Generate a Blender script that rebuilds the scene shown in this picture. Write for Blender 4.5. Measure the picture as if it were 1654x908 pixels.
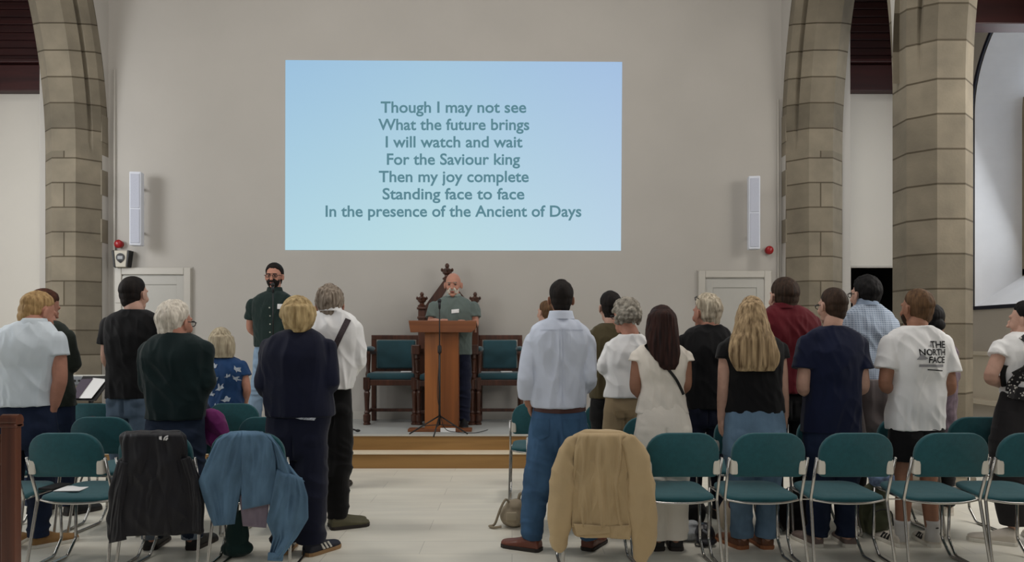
import bpy, bmesh, math, random
import numpy as np
from math import sin, cos, pi, radians, sqrt
from mathutils import Vector, Matrix
from mathutils.bvhtree import BVHTree

random.seed(7)
SC = bpy.context.scene
COL = SC.collection
for o in list(bpy.data.objects):
    bpy.data.objects.remove(o)

# ------------------------------------------------------------------ camera
CAMH = 1.4; FPX = 1200.0; CX = 827.0; CY = 545.0
cam_d = bpy.data.cameras.new('camera'); cam = bpy.data.objects.new('camera', cam_d); COL.objects.link(cam)
cam.location = (0, 0, CAMH); cam.rotation_euler = (pi/2, 0, 0)
cam_d.sensor_width = 36.0; cam_d.lens = 36.0*FPX/1654.0
cam_d.shift_y = (CY-454.0)/1654.0
cam_d.clip_start = 0.1; cam_d.clip_end = 100
SC.camera = cam
SC.view_settings.view_transform = 'Standard'; SC.view_settings.look = 'None'
SC.view_settings.gamma = 1.0; SC.view_settings.use_curve_mapping = False
SC.view_settings.exposure = -0.48
SC.cycles.use_denoising = True
SC.cycles.max_bounces = 6; SC.cycles.diffuse_bounces = 4; SC.cycles.glossy_bounces = 3

# ------------------------------------------------------------------ world and lights
wd = bpy.data.worlds.new('world'); SC.world = wd; wd.use_nodes = True
wd.node_tree.nodes['Background'].inputs[0].default_value = (0.92, 0.95, 1.0, 1)
wd.node_tree.nodes['Background'].inputs[1].default_value = 0.22

def area(name, loc, target, sx, sy, power, color=(1, 1, 1)):
    l = bpy.data.lights.new(name, 'AREA'); l.shape = 'RECTANGLE'; l.size = sx; l.size_y = sy
    l.energy = power; l.color = color
    o = bpy.data.objects.new(name, l); COL.objects.link(o); o.location = loc
    o.rotation_euler = (Vector(target)-Vector(loc)).to_track_quat('-Z', 'Y').to_euler()
    return o
# daylight from the aisle windows left and right, plus added unseen fill behind the camera and overhead
area('left_window_light', (-7.6, 5.0, 3.2), (0, 6.5, 0.6), 5.0, 2.4, 320, (0.95, 0.98, 1.0))
area('left_aisle_light', (-7.4, 6.6, 3.6), (-6.8, 10.4, 2.2), 1.2, 2.0, 60, (0.98, 0.98, 1.0))
area('right_window_light', (5.75, 5.2, 3.3), (0, 6.5, 0.6), 5.0, 2.4, 270, (1.0, 0.97, 0.92))
area('front_fill_light', (-0.8, -3.2, 4.6), (-0.8, 7.0, 1.0), 4.0, 3.0, 85, (1.0, 0.97, 0.93))  # unseen front fill, added behind the camera
area('overhead_fill_left', (-3.6, 5.6, 7.4), (-1.5, 6.8, 0.0), 1.0, 1.0, 120, (1.0, 0.95, 0.88))  # unseen overhead fill, added to keep the floor bright
area('overhead_fill_right', (1.9, 5.6, 7.4), (0.0, 6.8, 0.0), 1.0, 1.0, 120, (1.0, 0.95, 0.88))  # matching fill on the right, also added and unseen
area('high_fill_light', (-0.8, 3.2, 7.8), (-0.8, 5.8, 0.0), 5.0, 3.0, 130, (1.0, 0.97, 0.93))  # broad unseen fill added high above the rows

# ------------------------------------------------------------------ materials
def nt(name):
    m = bpy.data.materials.new(name); m.use_nodes = True
    n = m.node_tree.nodes; return m, n, m.node_tree.links, n['Principled BSDF']
def srgb(c):
    return tuple(((x/255.0)/12.92 if x/255.0 <= 0.04045 else ((x/255.0+0.055)/1.055)**2.4) for x in c)
MATS = {}
def mat(name, rgb, rough=0.8, metal=0.0, var=0.08, scale=6.0, bump=0.0, bscale=60.0, stretch=(1, 1, 1), spec=0.5, sheen=0.0, sss=0.0, coords='Object'):
    """principled material; rgb in sRGB 0-255, light noise on colour, optional bump"""
    if name in MATS: return MATS[name]
    m, n, l, b = nt(name)
    c = srgb(rgb)
    tc = n.new('ShaderNodeTexCoord'); mp = n.new('ShaderNodeMapping'); mp.inputs['Scale'].default_value = stretch
    l.new(tc.outputs[coords], mp.inputs[0])
    if var > 0:
        nz = n.new('ShaderNodeTexNoise'); nz.inputs['Scale'].default_value = scale; nz.inputs['Detail'].default_value = 4
        l.new(mp.outputs[0], nz.inputs['Vector'])
        r = n.new('ShaderNodeValToRGB')
        r.color_ramp.elements[0].position = 0.3; r.color_ramp.elements[1].position = 0.7
        r.color_ramp.elements[0].color = tuple(x*(1-var) for x in c)+(1,)
        r.color_ramp.elements[1].color = tuple(min(1, x*(1+var)) for x in c)+(1,)
        l.new(nz.outputs[0], r.inputs[0]); l.new(r.outputs[0], b.inputs['Base Color'])
    else:
        b.inputs['Base Color'].default_value = c+(1,)
    b.inputs['Roughness'].default_value = rough; b.inputs['Metallic'].default_value = metal
    b.inputs['Specular IOR Level'].default_value = spec
    if sheen: b.inputs['Sheen Weight'].default_value = sheen
    if sss:
        b.inputs['Subsurface Weight'].default_value = sss; b.inputs['Subsurface Radius'].default_value = (0.02, 0.008, 0.004)
    if bump > 0:
        bz = n.new('ShaderNodeTexNoise'); bz.inputs['Scale'].default_value = bscale; bz.inputs['Detail'].default_value = 3
        l.new(mp.outputs[0], bz.inputs['Vector'])
        bn = n.new('ShaderNodeBump'); bn.inputs['Strength'].default_value = bump; bn.inputs['Distance'].default_value = 0.01
        l.new(bz.outputs[0], bn.inputs['Height']); l.new(bn.outputs[0], b.inputs['Normal'])
    MATS[name] = m; return m
def emat(name, rgb, strength):
    m, n, l, b = nt(name)
    b.inputs['Base Color'].default_value = (0, 0, 0, 1); b.inputs['Emission Color'].default_value = srgb(rgb)+(1,)
    b.inputs['Emission Strength'].default_value = strength; b.inputs['Specular IOR Level'].default_value = 0
    MATS[name] = m; return m

def wood(name, c1, c2, scale=3.0, rough=0.4, axis='Z', bump=0.05):
    m, n, l, b = nt(name)
    tc = n.new('ShaderNodeTexCoord'); mp = n.new('ShaderNodeMapping')
    mp.inputs['Scale'].default_value = {'X': (0.35, 6, 6), 'Y': (6, 0.35, 6), 'Z': (6, 6, 0.35)}[axis]
    l.new(tc.outputs['Object'], mp.inputs[0])
    nz = n.new('ShaderNodeTexNoise'); nz.inputs['Scale'].default_value = scale; nz.inputs['Detail'].default_value = 7; nz.inputs['Distortion'].default_value = 0.6
    l.new(mp.outputs[0], nz.inputs['Vector'])
    r = n.new('ShaderNodeValToRGB'); e = r.color_ramp.elements
    e[0].position = 0.32; e[1].position = 0.68; e[0].color = srgb(c1)+(1,); e[1].color = srgb(c2)+(1,)
    l.new(nz.outputs[0], r.inputs[0]); l.new(r.outputs[0], b.inputs['Base Color'])
    b.inputs['Roughness'].default_value = rough
    bn = n.new('ShaderNodeBump'); bn.inputs['Strength'].default_value = bump; l.new(nz.outputs[0], bn.inputs['Height']); l.new(bn.outputs[0], b.inputs['Normal'])
    MATS[name] = m; return m

def stone_mat(name, bw):
    m, n, l, b = nt(name)
    tc = n.new('ShaderNodeTexCoord')
    bk = n.new('ShaderNodeTexBrick'); l.new(tc.outputs['UV'], bk.inputs['Vector'])
    bk.offset = 0.5; bk.squash = 1.0
    bk.inputs['Scale'].default_value = 1.0
    bk.inputs['Color1'].default_value = srgb((134, 126, 111))+(1,)
    bk.inputs['Color2'].default_value = srgb((108, 101, 88))+(1,)
    bk.inputs['Mortar'].default_value = srgb((78, 70, 56))+(1,)
    bk.inputs['Mortar Size'].default_value = 0.009; bk.inputs['Mortar Smooth'].default_value = 0.2
    bk.inputs['Brick Width'].default_value = bw; bk.inputs['Row Height'].default_value = 0.31
    nz = n.new('ShaderNodeTexNoise'); nz.inputs['Scale'].default_value = 3.5; nz.inputs['Detail'].default_value = 8
    l.new(tc.outputs['Object'], nz.inputs['Vector'])
    r = n.new('ShaderNodeValToRGB'); e = r.color_ramp.elements
    e[0].position = 0.3; e[0].color = (0.78, 0.77, 0.75, 1); e[1].position = 0.7; e[1].color = (1.12, 1.1, 1.06, 1)
    l.new(nz.outputs[0], r.inputs[0])
    mx = n.new('ShaderNodeMix'); mx.data_type = 'RGBA'; mx.blend_type = 'MULTIPLY'; mx.inputs[0].default_value = 1.0
    l.new(bk.outputs['Color'], mx.inputs[6]); l.new(r.outputs[0], mx.inputs[7]); l.new(mx.outputs[2], b.inputs['Base Color'])
    b.inputs['Roughness'].default_value = 0.93
    n2 = n.new('ShaderNodeTexNoise'); n2.inputs['Scale'].default_value = 45; n2.inputs['Detail'].default_value = 5; l.new(tc.outputs['Object'], n2.inputs['Vector'])
    ma = n.new('ShaderNodeMath'); ma.operation = 'MULTIPLY_ADD'; ma.inputs[1].default_value = -3.0
    l.new(bk.outputs['Fac'], ma.inputs[0]); l.new(n2.outputs[0], ma.inputs[2])
    bn = n.new('ShaderNodeBump'); bn.inputs['Strength'].default_value = 0.35; bn.inputs['Distance'].default_value = 0.006
    l.new(ma.outputs[0], bn.inputs['Height']); l.new(bn.outputs[0], b.inputs['Normal'])
    MATS[name] = m; return m

PLASTER = mat('cream_plaster', (180, 176, 170), 0.92, var=0.03, scale=1.2, bump=0.03, bscale=30)
WHITEWALL = mat('white_plaster', (212, 208, 200), 0.92, var=0.02, scale=1.0, bump=0.03, bscale=30)
STONE = stone_mat('sandstone_blocks', 0.90); STONE_A = stone_mat('sandstone_drums', 9.0)
PAINT = mat('cream_gloss_paint', (186, 182, 174), 0.45, var=0.02)
DOORP = mat('grey_door_paint', (176, 174, 168), 0.5, var=0.02)
UNLIT = mat('unlit_interior', (24, 21, 22), 0.9, var=0)  # near-black colour paints in the darkness of the unlit passage
DWOOD = wood('dark_red_boarding', (44, 16, 18), (62, 24, 24), 2.0, 0.5, 'X')
OAK = wood('oak_step', (128, 94, 50), (160, 122, 70), 1.6, 0.45, 'X', 0.03)
NOSE = mat('pale_nosing', (226, 214, 190), 0.5, var=0.02)
THRONE = wood('dark_oak_throne', (48, 26, 18), (84, 48, 32), 3.0, 0.35, 'Z')
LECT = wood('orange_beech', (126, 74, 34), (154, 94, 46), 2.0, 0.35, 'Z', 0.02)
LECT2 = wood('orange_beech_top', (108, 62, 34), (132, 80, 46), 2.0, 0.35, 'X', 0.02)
PEWW = wood('cherry_pew_wood', (72, 38, 26), (114, 66, 46), 2.5, 0.3, 'Z', 0.03)
TEAL = mat('teal_chair_fabric', (20, 78, 86), 0.88, var=0.10, scale=40, bump=0.25, bscale=400, sheen=0.15)
TEALV = mat('teal_velvet', (22, 66, 76), 0.8, var=0.12, scale=8, sheen=0.3)
CHROME = mat('chrome_tube', (190, 188, 184), 0.22, 1.0, var=0)
BRACKET = mat('cream_bracket_plastic', (214, 210, 200), 0.5, var=0)
BLACK = mat('black_plastic', (16, 16, 18), 0.5, var=0)
WHITEP = mat('white_paper', (232, 232, 232), 0.8, var=0.02)
SPKR = mat('white_speaker_paint', (214, 218, 228), 0.5, var=0)
GRILLE = mat('speaker_mesh', (186, 190, 204), 0.7, var=0.06, scale=150)
RED = mat('red_alarm_plastic', (150, 14, 22), 0.35, var=0)

def floor_mat():
    m, n, l, b = nt('pale_vinyl_floor')
    tc = n.new('ShaderNodeTexCoord')
    bk = n.new('ShaderNodeTexBrick'); l.new(tc.outputs['Object'], bk.inputs['Vector'])
    bk.inputs['Scale'].default_value = 1.0; bk.inputs['Brick Width'].default_value = 1.2; bk.inputs['Row Height'].default_value = 0.3
    bk.inputs['Mortar Size'].default_value = 0.0015
    bk.inputs['Color1'].default_value = srgb((234, 230, 217))+(1,); bk.inputs['Color2'].default_value = srgb((228, 224, 212))+(1,)
    bk.inputs['Mortar'].default_value = srgb((180, 176, 166))+(1,)
    nz = n.new('ShaderNodeTexNoise'); nz.inputs['Scale'].default_value = 2.2; nz.inputs['Detail'].default_value = 6
    mp = n.new('ShaderNodeMapping'); mp.inputs['Scale'].default_value = (0.5, 2.5, 1); l.new(tc.outputs['Object'], mp.inputs[0]); l.new(mp.outputs[0], nz.inputs['Vector'])
    r = n.new('ShaderNodeValToRGB'); e = r.color_ramp.elements
    e[0].position = 0.35; e[0].color = (0.93, 0.93, 0.93, 1); e[1].position = 0.65; e[1].color = (1.04, 1.04, 1.03, 1)
    l.new(nz.outputs[0], r.inputs[0])
    mx = n.new('ShaderNodeMix'); mx.data_type = 'RGBA'; mx.blend_type = 'MULTIPLY'; mx.inputs[0].default_value = 1.0
    l.new(bk.outputs['Color'], mx.inputs[6]); l.new(r.outputs[0], mx.inputs[7]); l.new(mx.outputs[2], b.inputs['Base Color'])
    b.inputs['Roughness'].default_value = 0.42
    MATS['floor'] = m; return m
FLOORM = floor_mat()
CARPET = mat('grey_platform_floor', (168, 170, 168), 0.6, var=0.05, scale=2)

# ------------------------------------------------------------------ mesh helpers
class MB:
    """collects closed shapes into one mesh"""
    def __init__(s): s.v = []; s.f = []; s.uv = []
    def add(s, V, F):
        o = len(s.v); s.v += [tuple(p) for p in V]; s.f += [tuple(i+o for i in f) for f in F]; return s
    def box(s, x0, x1, y0, y1, z0, z1):
        V = [(x0, y0, z0), (x1, y0, z0), (x1, y1, z0), (x0, y1, z0), (x0, y0, z1), (x1, y0, z1), (x1, y1, z1), (x0, y1, z1)]
        return s.add(V, [(0, 3, 2, 1), (4, 5, 6, 7), (0, 1, 5, 4), (1, 2, 6, 5), (2, 3, 7, 6), (3, 0, 4, 7)])
    def bbox(s, x0, x1, y0, y1, z0, z1, r=0.01, seg=2):
        bm = bmesh.new(); bmesh.ops.create_cube(bm, size=1)
        for v in bm.verts: v.co = Vector(((x0+x1)/2+v.co.x*(x1-x0), (y0+y1)/2+v.co.y*(y1-y0), (z0+z1)/2+v.co.z*(z1-z0)))
        bmesh.ops.bevel(bm, geom=bm.edges[:], offset=r, segments=seg, affect='EDGES', profile=0.5)
        bm.verts.index_update(); V = [v.co.copy() for v in bm.verts]; F = [[v.index for v in f.verts] for f in bm.faces]; bm.free()
        return s.add(V, F)
    def tube(s, pts, r, n=10, smooth_n=0, caps=True):
        V, F = tube_geo(pts, r, n, smooth_n, round_caps=False); return s.add(V, F)
    def lathe(s, prof, cx, cy, n=20):
        V = []; F = []
        for (r, z) in prof:
            for i in range(n): a = 2*pi*i/n; V.append((cx+r*cos(a), cy+r*sin(a), z))
        for j in range(len(prof)-1):
            for i in range(n): k = (i+1) % n; F.append((j*n+i, j*n+k, (j+1)*n+k, (j+1)*n+i))
        F.append(tuple(range(n))[::-1]); F.append(tuple((len(prof)-1)*n+i for i in range(n)))
        return s.add(V, F)
    def prism(s, poly, axis, a0, a1):
        """poly in the two other axes, extruded along axis"""
        n = len(poly)
        def P(p, a): return {'x': (a, p[0], p[1]), 'y': (p[0], a, p[1]), 'z': (p[0], p[1], a)}[axis]
        V = [P(p, a0) for p in poly]+[P(p, a1) for p in poly]
        F = [tuple(range(n)), tuple(range(2*n-1, n-1, -1))]+[(i, n+i, n+(i+1) % n, (i+1) % n) for i in range(n)]
        return s.add(V, F)
    def ell(s, c, r, rot=None, nu=20, nv=12):
        V, F = ell_geo(c, r, rot, nu, nv); return s.add(V, F)
    def build(s, name, m, parent=None, smooth=False, bevel=0):
        me = bpy.data.meshes.new(name); me.from_pydata([tuple(map(float, p)) for p in s.v], [], s.f); me.update()
        bm = bmesh.new(); bm.from_mesh(me); bmesh.ops.recalc_face_normals(bm, faces=bm.faces); bm.to_mesh(me); bm.free()
        return link(name, me, m, parent, smooth, bevel)
def link(name, me, m, parent=None, smooth=False, bevel=0):
    o = bpy.data.objects.new(name, me); COL.objects.link(o)
    for mm in (m if isinstance(m, (list, tuple)) else [m]): me.materials.append(mm)
    if smooth: me.polygons.foreach_set('use_smooth', [True]*len(me.polygons))
    if bevel:
        b = o.modifiers.new('bevel', 'BEVEL'); b.width = bevel; b.segments = 2; b.limit_method = 'ANGLE'
    if parent is not None:
        o.parent = parent
    return o
def ell_geo(c, r, rot=None, nu=20, nv=12):
    V = []; F = []
    for j in range(1, nv):
        t = pi*j/nv
        for i in range(nu):
            a = 2*pi*i/nu; p = Vector((r[0]*sin(t)*cos(a), r[1]*sin(t)*sin(a), r[2]*cos(t)))
            if rot is not None: p = rot @ p
            V.append(tuple(Vector(c)+p))
    top = len(V); p = Vector((0, 0, r[2])); V.append(tuple(Vector(c)+((rot @ p) if rot is not None else p)))
    bot = len(V); p = -p; V.append(tuple(Vector(c)+((rot @ p) if rot is not None else p)))
    for j in range(nv-2):
        for i in range(nu): k = (i+1) % nu; F.append((j*nu+i, (j+1)*nu+i, (j+1)*nu+k, j*nu+k))
    for i in range(nu): k = (i+1) % nu; F.append((top, i, k)); F.append((bot, (nv-2)*nu+k, (nv-2)*nu+i))
    return V, F
def catmull(P, per=6):
    P = [Vector(p) for p in P]
    if len(P) < 3: per = max(per, 1)
    out = []
    for i in range(len(P)-1):
        p0 = P[max(i-1, 0)]; p1 = P[i]; p2 = P[i+1]; p3 = P[min(i+2, len(P)-1)]
        for k in range(per):
            t = k/per; out.append(0.5*((2*p1)+(p2-p0)*t+(2*p0-5*p1+4*p2-p3)*t*t+(3*p1-p0-3*p2+p3)*t**3))
    out.append(P[-1]); return out
def tube_geo(pts, r, n=12, smooth_n=0, round_caps=True, flat=None):
    """pts list of 3D; r scalar or list; optional (a,b) radius factors"""
    m = len(pts); rr = [r]*m if not hasattr(r, '__len__') else list(r)
    if smooth_n:
        q = catmull([Vector((*p, 0)).to_3d() if False else Vector(p) for p in pts], smooth_n)
        ri = []
        for i in range(m-1):
            for k in range(smooth_n): t = k/smooth_n; ri.append(rr[i]*(1-t)+rr[i+1]*t)
        ri.append(rr[-1]); pts, rr = q, ri
    pts = [Vector(p) for p in pts]
    if round_caps:
        d0 = (pts[0]-pts[1]).normalized(); d1 = (pts[-1]-pts[-2]).normalized()
        a = []; ra = []
        for t in (0.98, 0.85, 0.5): a.append(pts[0]+d0*rr[0]*t); ra.append(rr[0]*sqrt(1-t*t))
        b = []; rb = []
        for t in (0.5, 0.85, 0.98): b.append(pts[-1]+d1*rr[-1]*t); rb.append(rr[-1]*sqrt(1-t*t))
        pts = a+pts+b; rr = ra+rr+rb
    V = []; F = []; up = None
    for i, p in enumerate(pts):
        t = (pts[min(i+1, len(pts)-1)]-pts[max(i-1, 0)]).normalized()
        if up is None:
            up = Vector((0, 1, 0)) if abs(t.y) < 0.8 else Vector((1, 0, 0))
        x = t.cross(up)
        if x.length < 1e-4: x = t.orthogonal()
        x.normalize(); y = x.cross(t).normalized(); up = y
        fa, fb = flat if flat else (1, 1)
        for k in range(n):
            a = 2*pi*k/n; V.append(tuple(p+x*cos(a)*rr[i]*fa+y*sin(a)*rr[i]*fb))
    for j in range(len(pts)-1):
        for k in range(n): q = (k+1) % n; F.append((j*n+k, j*n+q, (j+1)*n+q, (j+1)*n+k))
    F.append(tuple(range(n))[::-1]); F.append(tuple((len(pts)-1)*n+k for k in range(n)))
    return V, F
def ring(cx, cy, z, rx, ry, n=32, e=2.3, ymax=None):
    out = []
    for i in range(n):
        a = 2*pi*i/n; c, s = cos(a), sin(a)
        x = cx+rx*math.copysign(abs(c)**(2/e), c); y = cy+ry*math.copysign(abs(s)**(2/e), s)
        if ymax is not None: y = min(y, ymax)
        out.append((x, y, z))
    return out
def loft_geo(rings):
    n = len(rings[0]); V = [p for r in rings for p in r]; F = []
    for j in range(len(rings)-1):
        for k in range(n): q = (k+1) % n; F.append((j*n+k, j*n+q, (j+1)*n+q, (j+1)*n+k))
    F.append(tuple(range(n))[::-1]); F.append(tuple((len(rings)-1)*n+k for k in range(n)))
    return V, F
def mono(ys, vs, y):
    """smooth 1D interpolation"""
    return np.interp(y, ys, vs)

def empty(name, loc, label=None, cat=None, group=None, kind=None):
    o = bpy.data.objects.new(name, None); COL.objects.link(o); o.location = loc; o.empty_display_size = 0.1
    tag(o, label, cat, group, kind); return o
def tag(o, label=None, cat=None, group=None, kind=None):
    if label: o['label'] = label
    if cat: o['category'] = cat
    if group: o['group'] = group
    if kind: o['kind'] = kind
    return o
def W(px, py, d): return Vector(((px-CX)*d/FPX, d, CAMH-(py-CY)*d/FPX))

# vectorised value noise
_T = np.random.RandomState(3).rand(64, 64, 64).astype(np.float32)*2-1
def vnoise(p):
    i = np.floor(p).astype(int); f = p-i; f = f*f*(3-2*f); i &= 63; j = (i+1) & 63
    x0, y0, z0 = i.T; x1, y1, z1 = j.T; fx, fy, fz = f.T
    def L(a, b, t): return a+(b-a)*t
    return L(L(L(_T[x0, y0, z0], _T[x1, y0, z0], fx), L(_T[x0, y1, z0], _T[x1, y1, z0], fx), fy),
             L(L(_T[x0, y0, z1], _T[x1, y0, z1], fx), L(_T[x0, y1, z1], _T[x1, y1, z1], fx), fy), fz)

def fuse(pieces, voxel=0.006, smooth=2, disp=None, origin=(0, 0, 0)):
    """closed overlapping shapes -> one continuous smooth mesh (vertices relative to origin)"""
    b = MB()
    for V, F in pieces: b.add(V, F)
    me = bpy.data.meshes.new('tmp'); me.from_pydata([tuple(map(float, p)) for p in b.v], [], b.f); me.update()
    o = bpy.data.objects.new('tmp', me); COL.objects.link(o)
    m = o.modifiers.new('r', 'REMESH'); m.mode = 'VOXEL'; m.voxel_size = voxel
    dg = bpy.context.evaluated_depsgraph_get(); dg.update()
    out = bpy.data.meshes.new_from_object(o.evaluated_get(dg))
    bpy.data.objects.remove(o); bpy.data.meshes.remove(me)
    n = len(out.vertices); co = np.empty(n*3, np.float32); out.vertices.foreach_get('co', co); co = co.reshape(-1, 3)
    e = np.empty(len(out.edges)*2, np.int32); out.edges.foreach_get('vertices', e); e = e.reshape(-1, 2)
    deg = np.bincount(e.ravel(), minlength=n).astype(np.float32)[:, None]; deg[deg == 0] = 1
    for _ in range(smooth):
        acc = np.zeros_like(co)
        for k in range(3):
            acc[:, k] = np.bincount(e[:, 0], co[e[:, 1], k], n)+np.bincount(e[:, 1], co[e[:, 0], k], n)
        co = co*0.4+acc/deg*0.6
    if disp is not None:
        out.vertices.foreach_set('co', co.ravel().astype(np.float32)); out.update()
        nr = np.empty(n*3, np.float32); out.vertices.foreach_get('normal', nr); nr = nr.reshape(-1, 3)
        co = co+nr*np.array([1, 1, 0.35], np.float32)*disp(co, nr)[:, None]
    co = co-np.array(origin, np.float32)
    out.vertices.foreach_set('co', co.ravel().astype(np.float32)); out.update()
    out.polygons.foreach_set('use_smooth', [True]*len(out.polygons))
    out.materials.clear()
    return out
def folds(amp=0.008, seed=0, sx=9, sz=3.2, bias=0.22, drag=0.0):
    """cloth folds: ridges that run mostly downwards, drawn sideways by drag"""
    def f(co, nr):
        s = np.array([seed*7.3, seed*3.1, seed*5.7])
        w = vnoise(co*2.5+s+11)*0.5
        q = np.stack([co[:, 0]*sx+w*2.0+drag*co[:, 2]*sx, co[:, 1]*sx*0.8, co[:, 2]*sz+w], 1)+s
        r = 1-np.abs(vnoise(q))*2.6
        c = co[:, 0]*sx*1.1; z = co[:, 2]*sx
        r2 = 1-np.abs(vnoise(np.stack([c+z*0.9+w, co[:, 1]*sx, (z-c*0.8)*0.35+w], 1)+s+20))*2.6
        r3 = 1-np.abs(vnoise(np.stack([co[:, 0]*sx*2.1+w*3, co[:, 1]*sx*1.8, co[:, 2]*sz*1.8], 1)+s+31))*2.6
        return amp*(0.42*r+0.34*r2+0.24*r3)-amp*bias
    return f
# ================================================================== THE BUILDING
def struct(name, mb, m, **k):
    o = mb.build(name, m, **k); o['kind'] = 'structure'; return o
FW = 9.72      # far wall
XL, XR = -5.28, 3.525
PZ = 0.33      # platform height
TH = 0.73      # arcade wall thickness
AE = 10.4      # aisle end wall
XO_R, XO_L = 6.0, -7.9
TOP = 8.6
b = MB(); b.box(-9.2, 8.0, -4.0, 12.2, -0.12, 0.0); struct('floor', b, FLOORM)
# far wall of the nave
b = MB(); b.box(XL-0.9, XR+0.9, FW, FW+0.4, 0, TOP); struct('wall_back', b, PLASTER)
# platform and two oak steps
b = MB(); b.box(XL-TH+0.02, XR+TH-0.02, 8.15, FW, 0.0, PZ); o = struct('floor_platform', b, CARPET)
b = MB(); b.box(XL+0.4, XR-0.4, 8.13, 8.15, 0.165, PZ-0.012); o = struct('trim_1', b, OAK)
b = MB(); b.box(XL+0.4, XR-0.4, 7.93, 8.149, 0.0, 0.150); o = struct('trim_2', b, OAK)
b = MB(); b.bbox(XL+0.4, XR-0.4, 7.915, 8.15, 0.150, 0.166, 0.004); o = struct('trim_3', b, NOSE)
b = MB(); b.bbox(XL+0.4, XR-0.4, 8.115, 8.20, PZ-0.012, PZ+0.002, 0.003); o = struct('trim_4', b, mat('pale_edge', (186, 184, 176), 0.5, var=0))
b = MB(); b.box(XL+0.2, XR-0.2, FW-0.02, FW, PZ, PZ+0.10); struct('baseboard_back', b, PAINT)
# aisle end walls (right one has the dark doorway), outer walls
dx0, dx1, dzt = (1373-CX)*AE/FPX, (1373-CX)*AE/FPX+0.86, CAMH-(433-CY)*AE/FPX
WT = 4.80
b = MB(); b.box(XR+0.3, dx0, AE, AE+0.25, 0, WT+3); b.box(dx1, XO_R+0.9, AE, AE+0.25, 0, WT+3); b.box(dx0, dx1, AE, AE+0.25, dzt, WT+3)
struct('wall_aisle_right', b, WHITEWALL)
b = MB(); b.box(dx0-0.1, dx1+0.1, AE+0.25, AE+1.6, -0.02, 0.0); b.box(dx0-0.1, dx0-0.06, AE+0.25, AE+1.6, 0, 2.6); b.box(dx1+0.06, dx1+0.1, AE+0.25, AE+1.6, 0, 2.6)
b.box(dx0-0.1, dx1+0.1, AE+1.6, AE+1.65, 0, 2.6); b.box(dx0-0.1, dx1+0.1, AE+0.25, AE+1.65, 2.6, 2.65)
struct('wall_passage', b, UNLIT)
b = MB(); b.box(dx0-0.10, dx0, AE-0.03, AE+0.25, 0, dzt+0.1); b.box(dx1, dx1+0.10, AE-0.03, AE+0.25, 0, dzt+0.1); b.box(dx0, dx1, AE-0.03, AE+0.25, dzt, dzt+0.03)
struct('door_3', b, PAINT, bevel=0.004)
b = MB(); b.box(XO_L-0.4, XL-0.3, AE, AE+0.25, 0, WT+3); struct('wall_aisle_left', b, WHITEWALL)
b = MB(); b.box(XO_L-0.3, XO_L, -1.0, AE, 0, TOP); struct('wall_left', b, WHITEWALL)
# nave ceiling, aisle ceilings with a beam at their foot
b = MB(); b.box(XL-0.1, XR+0.1, -1.0, FW, TOP, TOP+0.1); struct('ceiling_nave', b, DWOOD)
def boarding(name, x0, x1):
    b = MB()
    b.box(x0, x1, AE-0.02, AE-0.001, WT+0.02, WT+3.0)
    z = WT+0.42
    while z < WT+3.0:
        b.bbox(x0, x1, AE-0.045, AE-0.015, z+0.006, z+0.102, 0.006, 1); z += 0.108
    o = struct(name, b, DWOOD)
    c = MB(); c.bbox(x0, x1, AE-0.16, AE-0.01, WT, WT+0.36, 0.01); c.bbox(x0, x1, AE-0.20, AE-0.01, WT+0.38, WT+0.43, 0.01)
    p = c.build('beam', DWOOD, parent=o)
boarding('trim_5', XR+TH-0.05, XO_R+0.6); boarding('trim_6', XO_L, XL-TH+0.05)
b = MB(); b.box(XR+TH, XO_R+0.8, -1.0, AE, WT+3.0, WT+3.1); b.box(XO_L, XL-TH, -1.0, AE, WT+3.0, WT+3.1); struct('ceiling_aisle', b, DWOOD)
# tie beam across the right aisle, nearer the camera
b = MB(); b.bbox(XR+TH-0.02, XO_R+0.1, 7.95, 8.2, CAMH+(CY-38)*7.95/FPX, CAMH+(CY-38)*7.95/FPX+0.42, 0.012); struct('trim_7', b, DWOOD)

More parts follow.
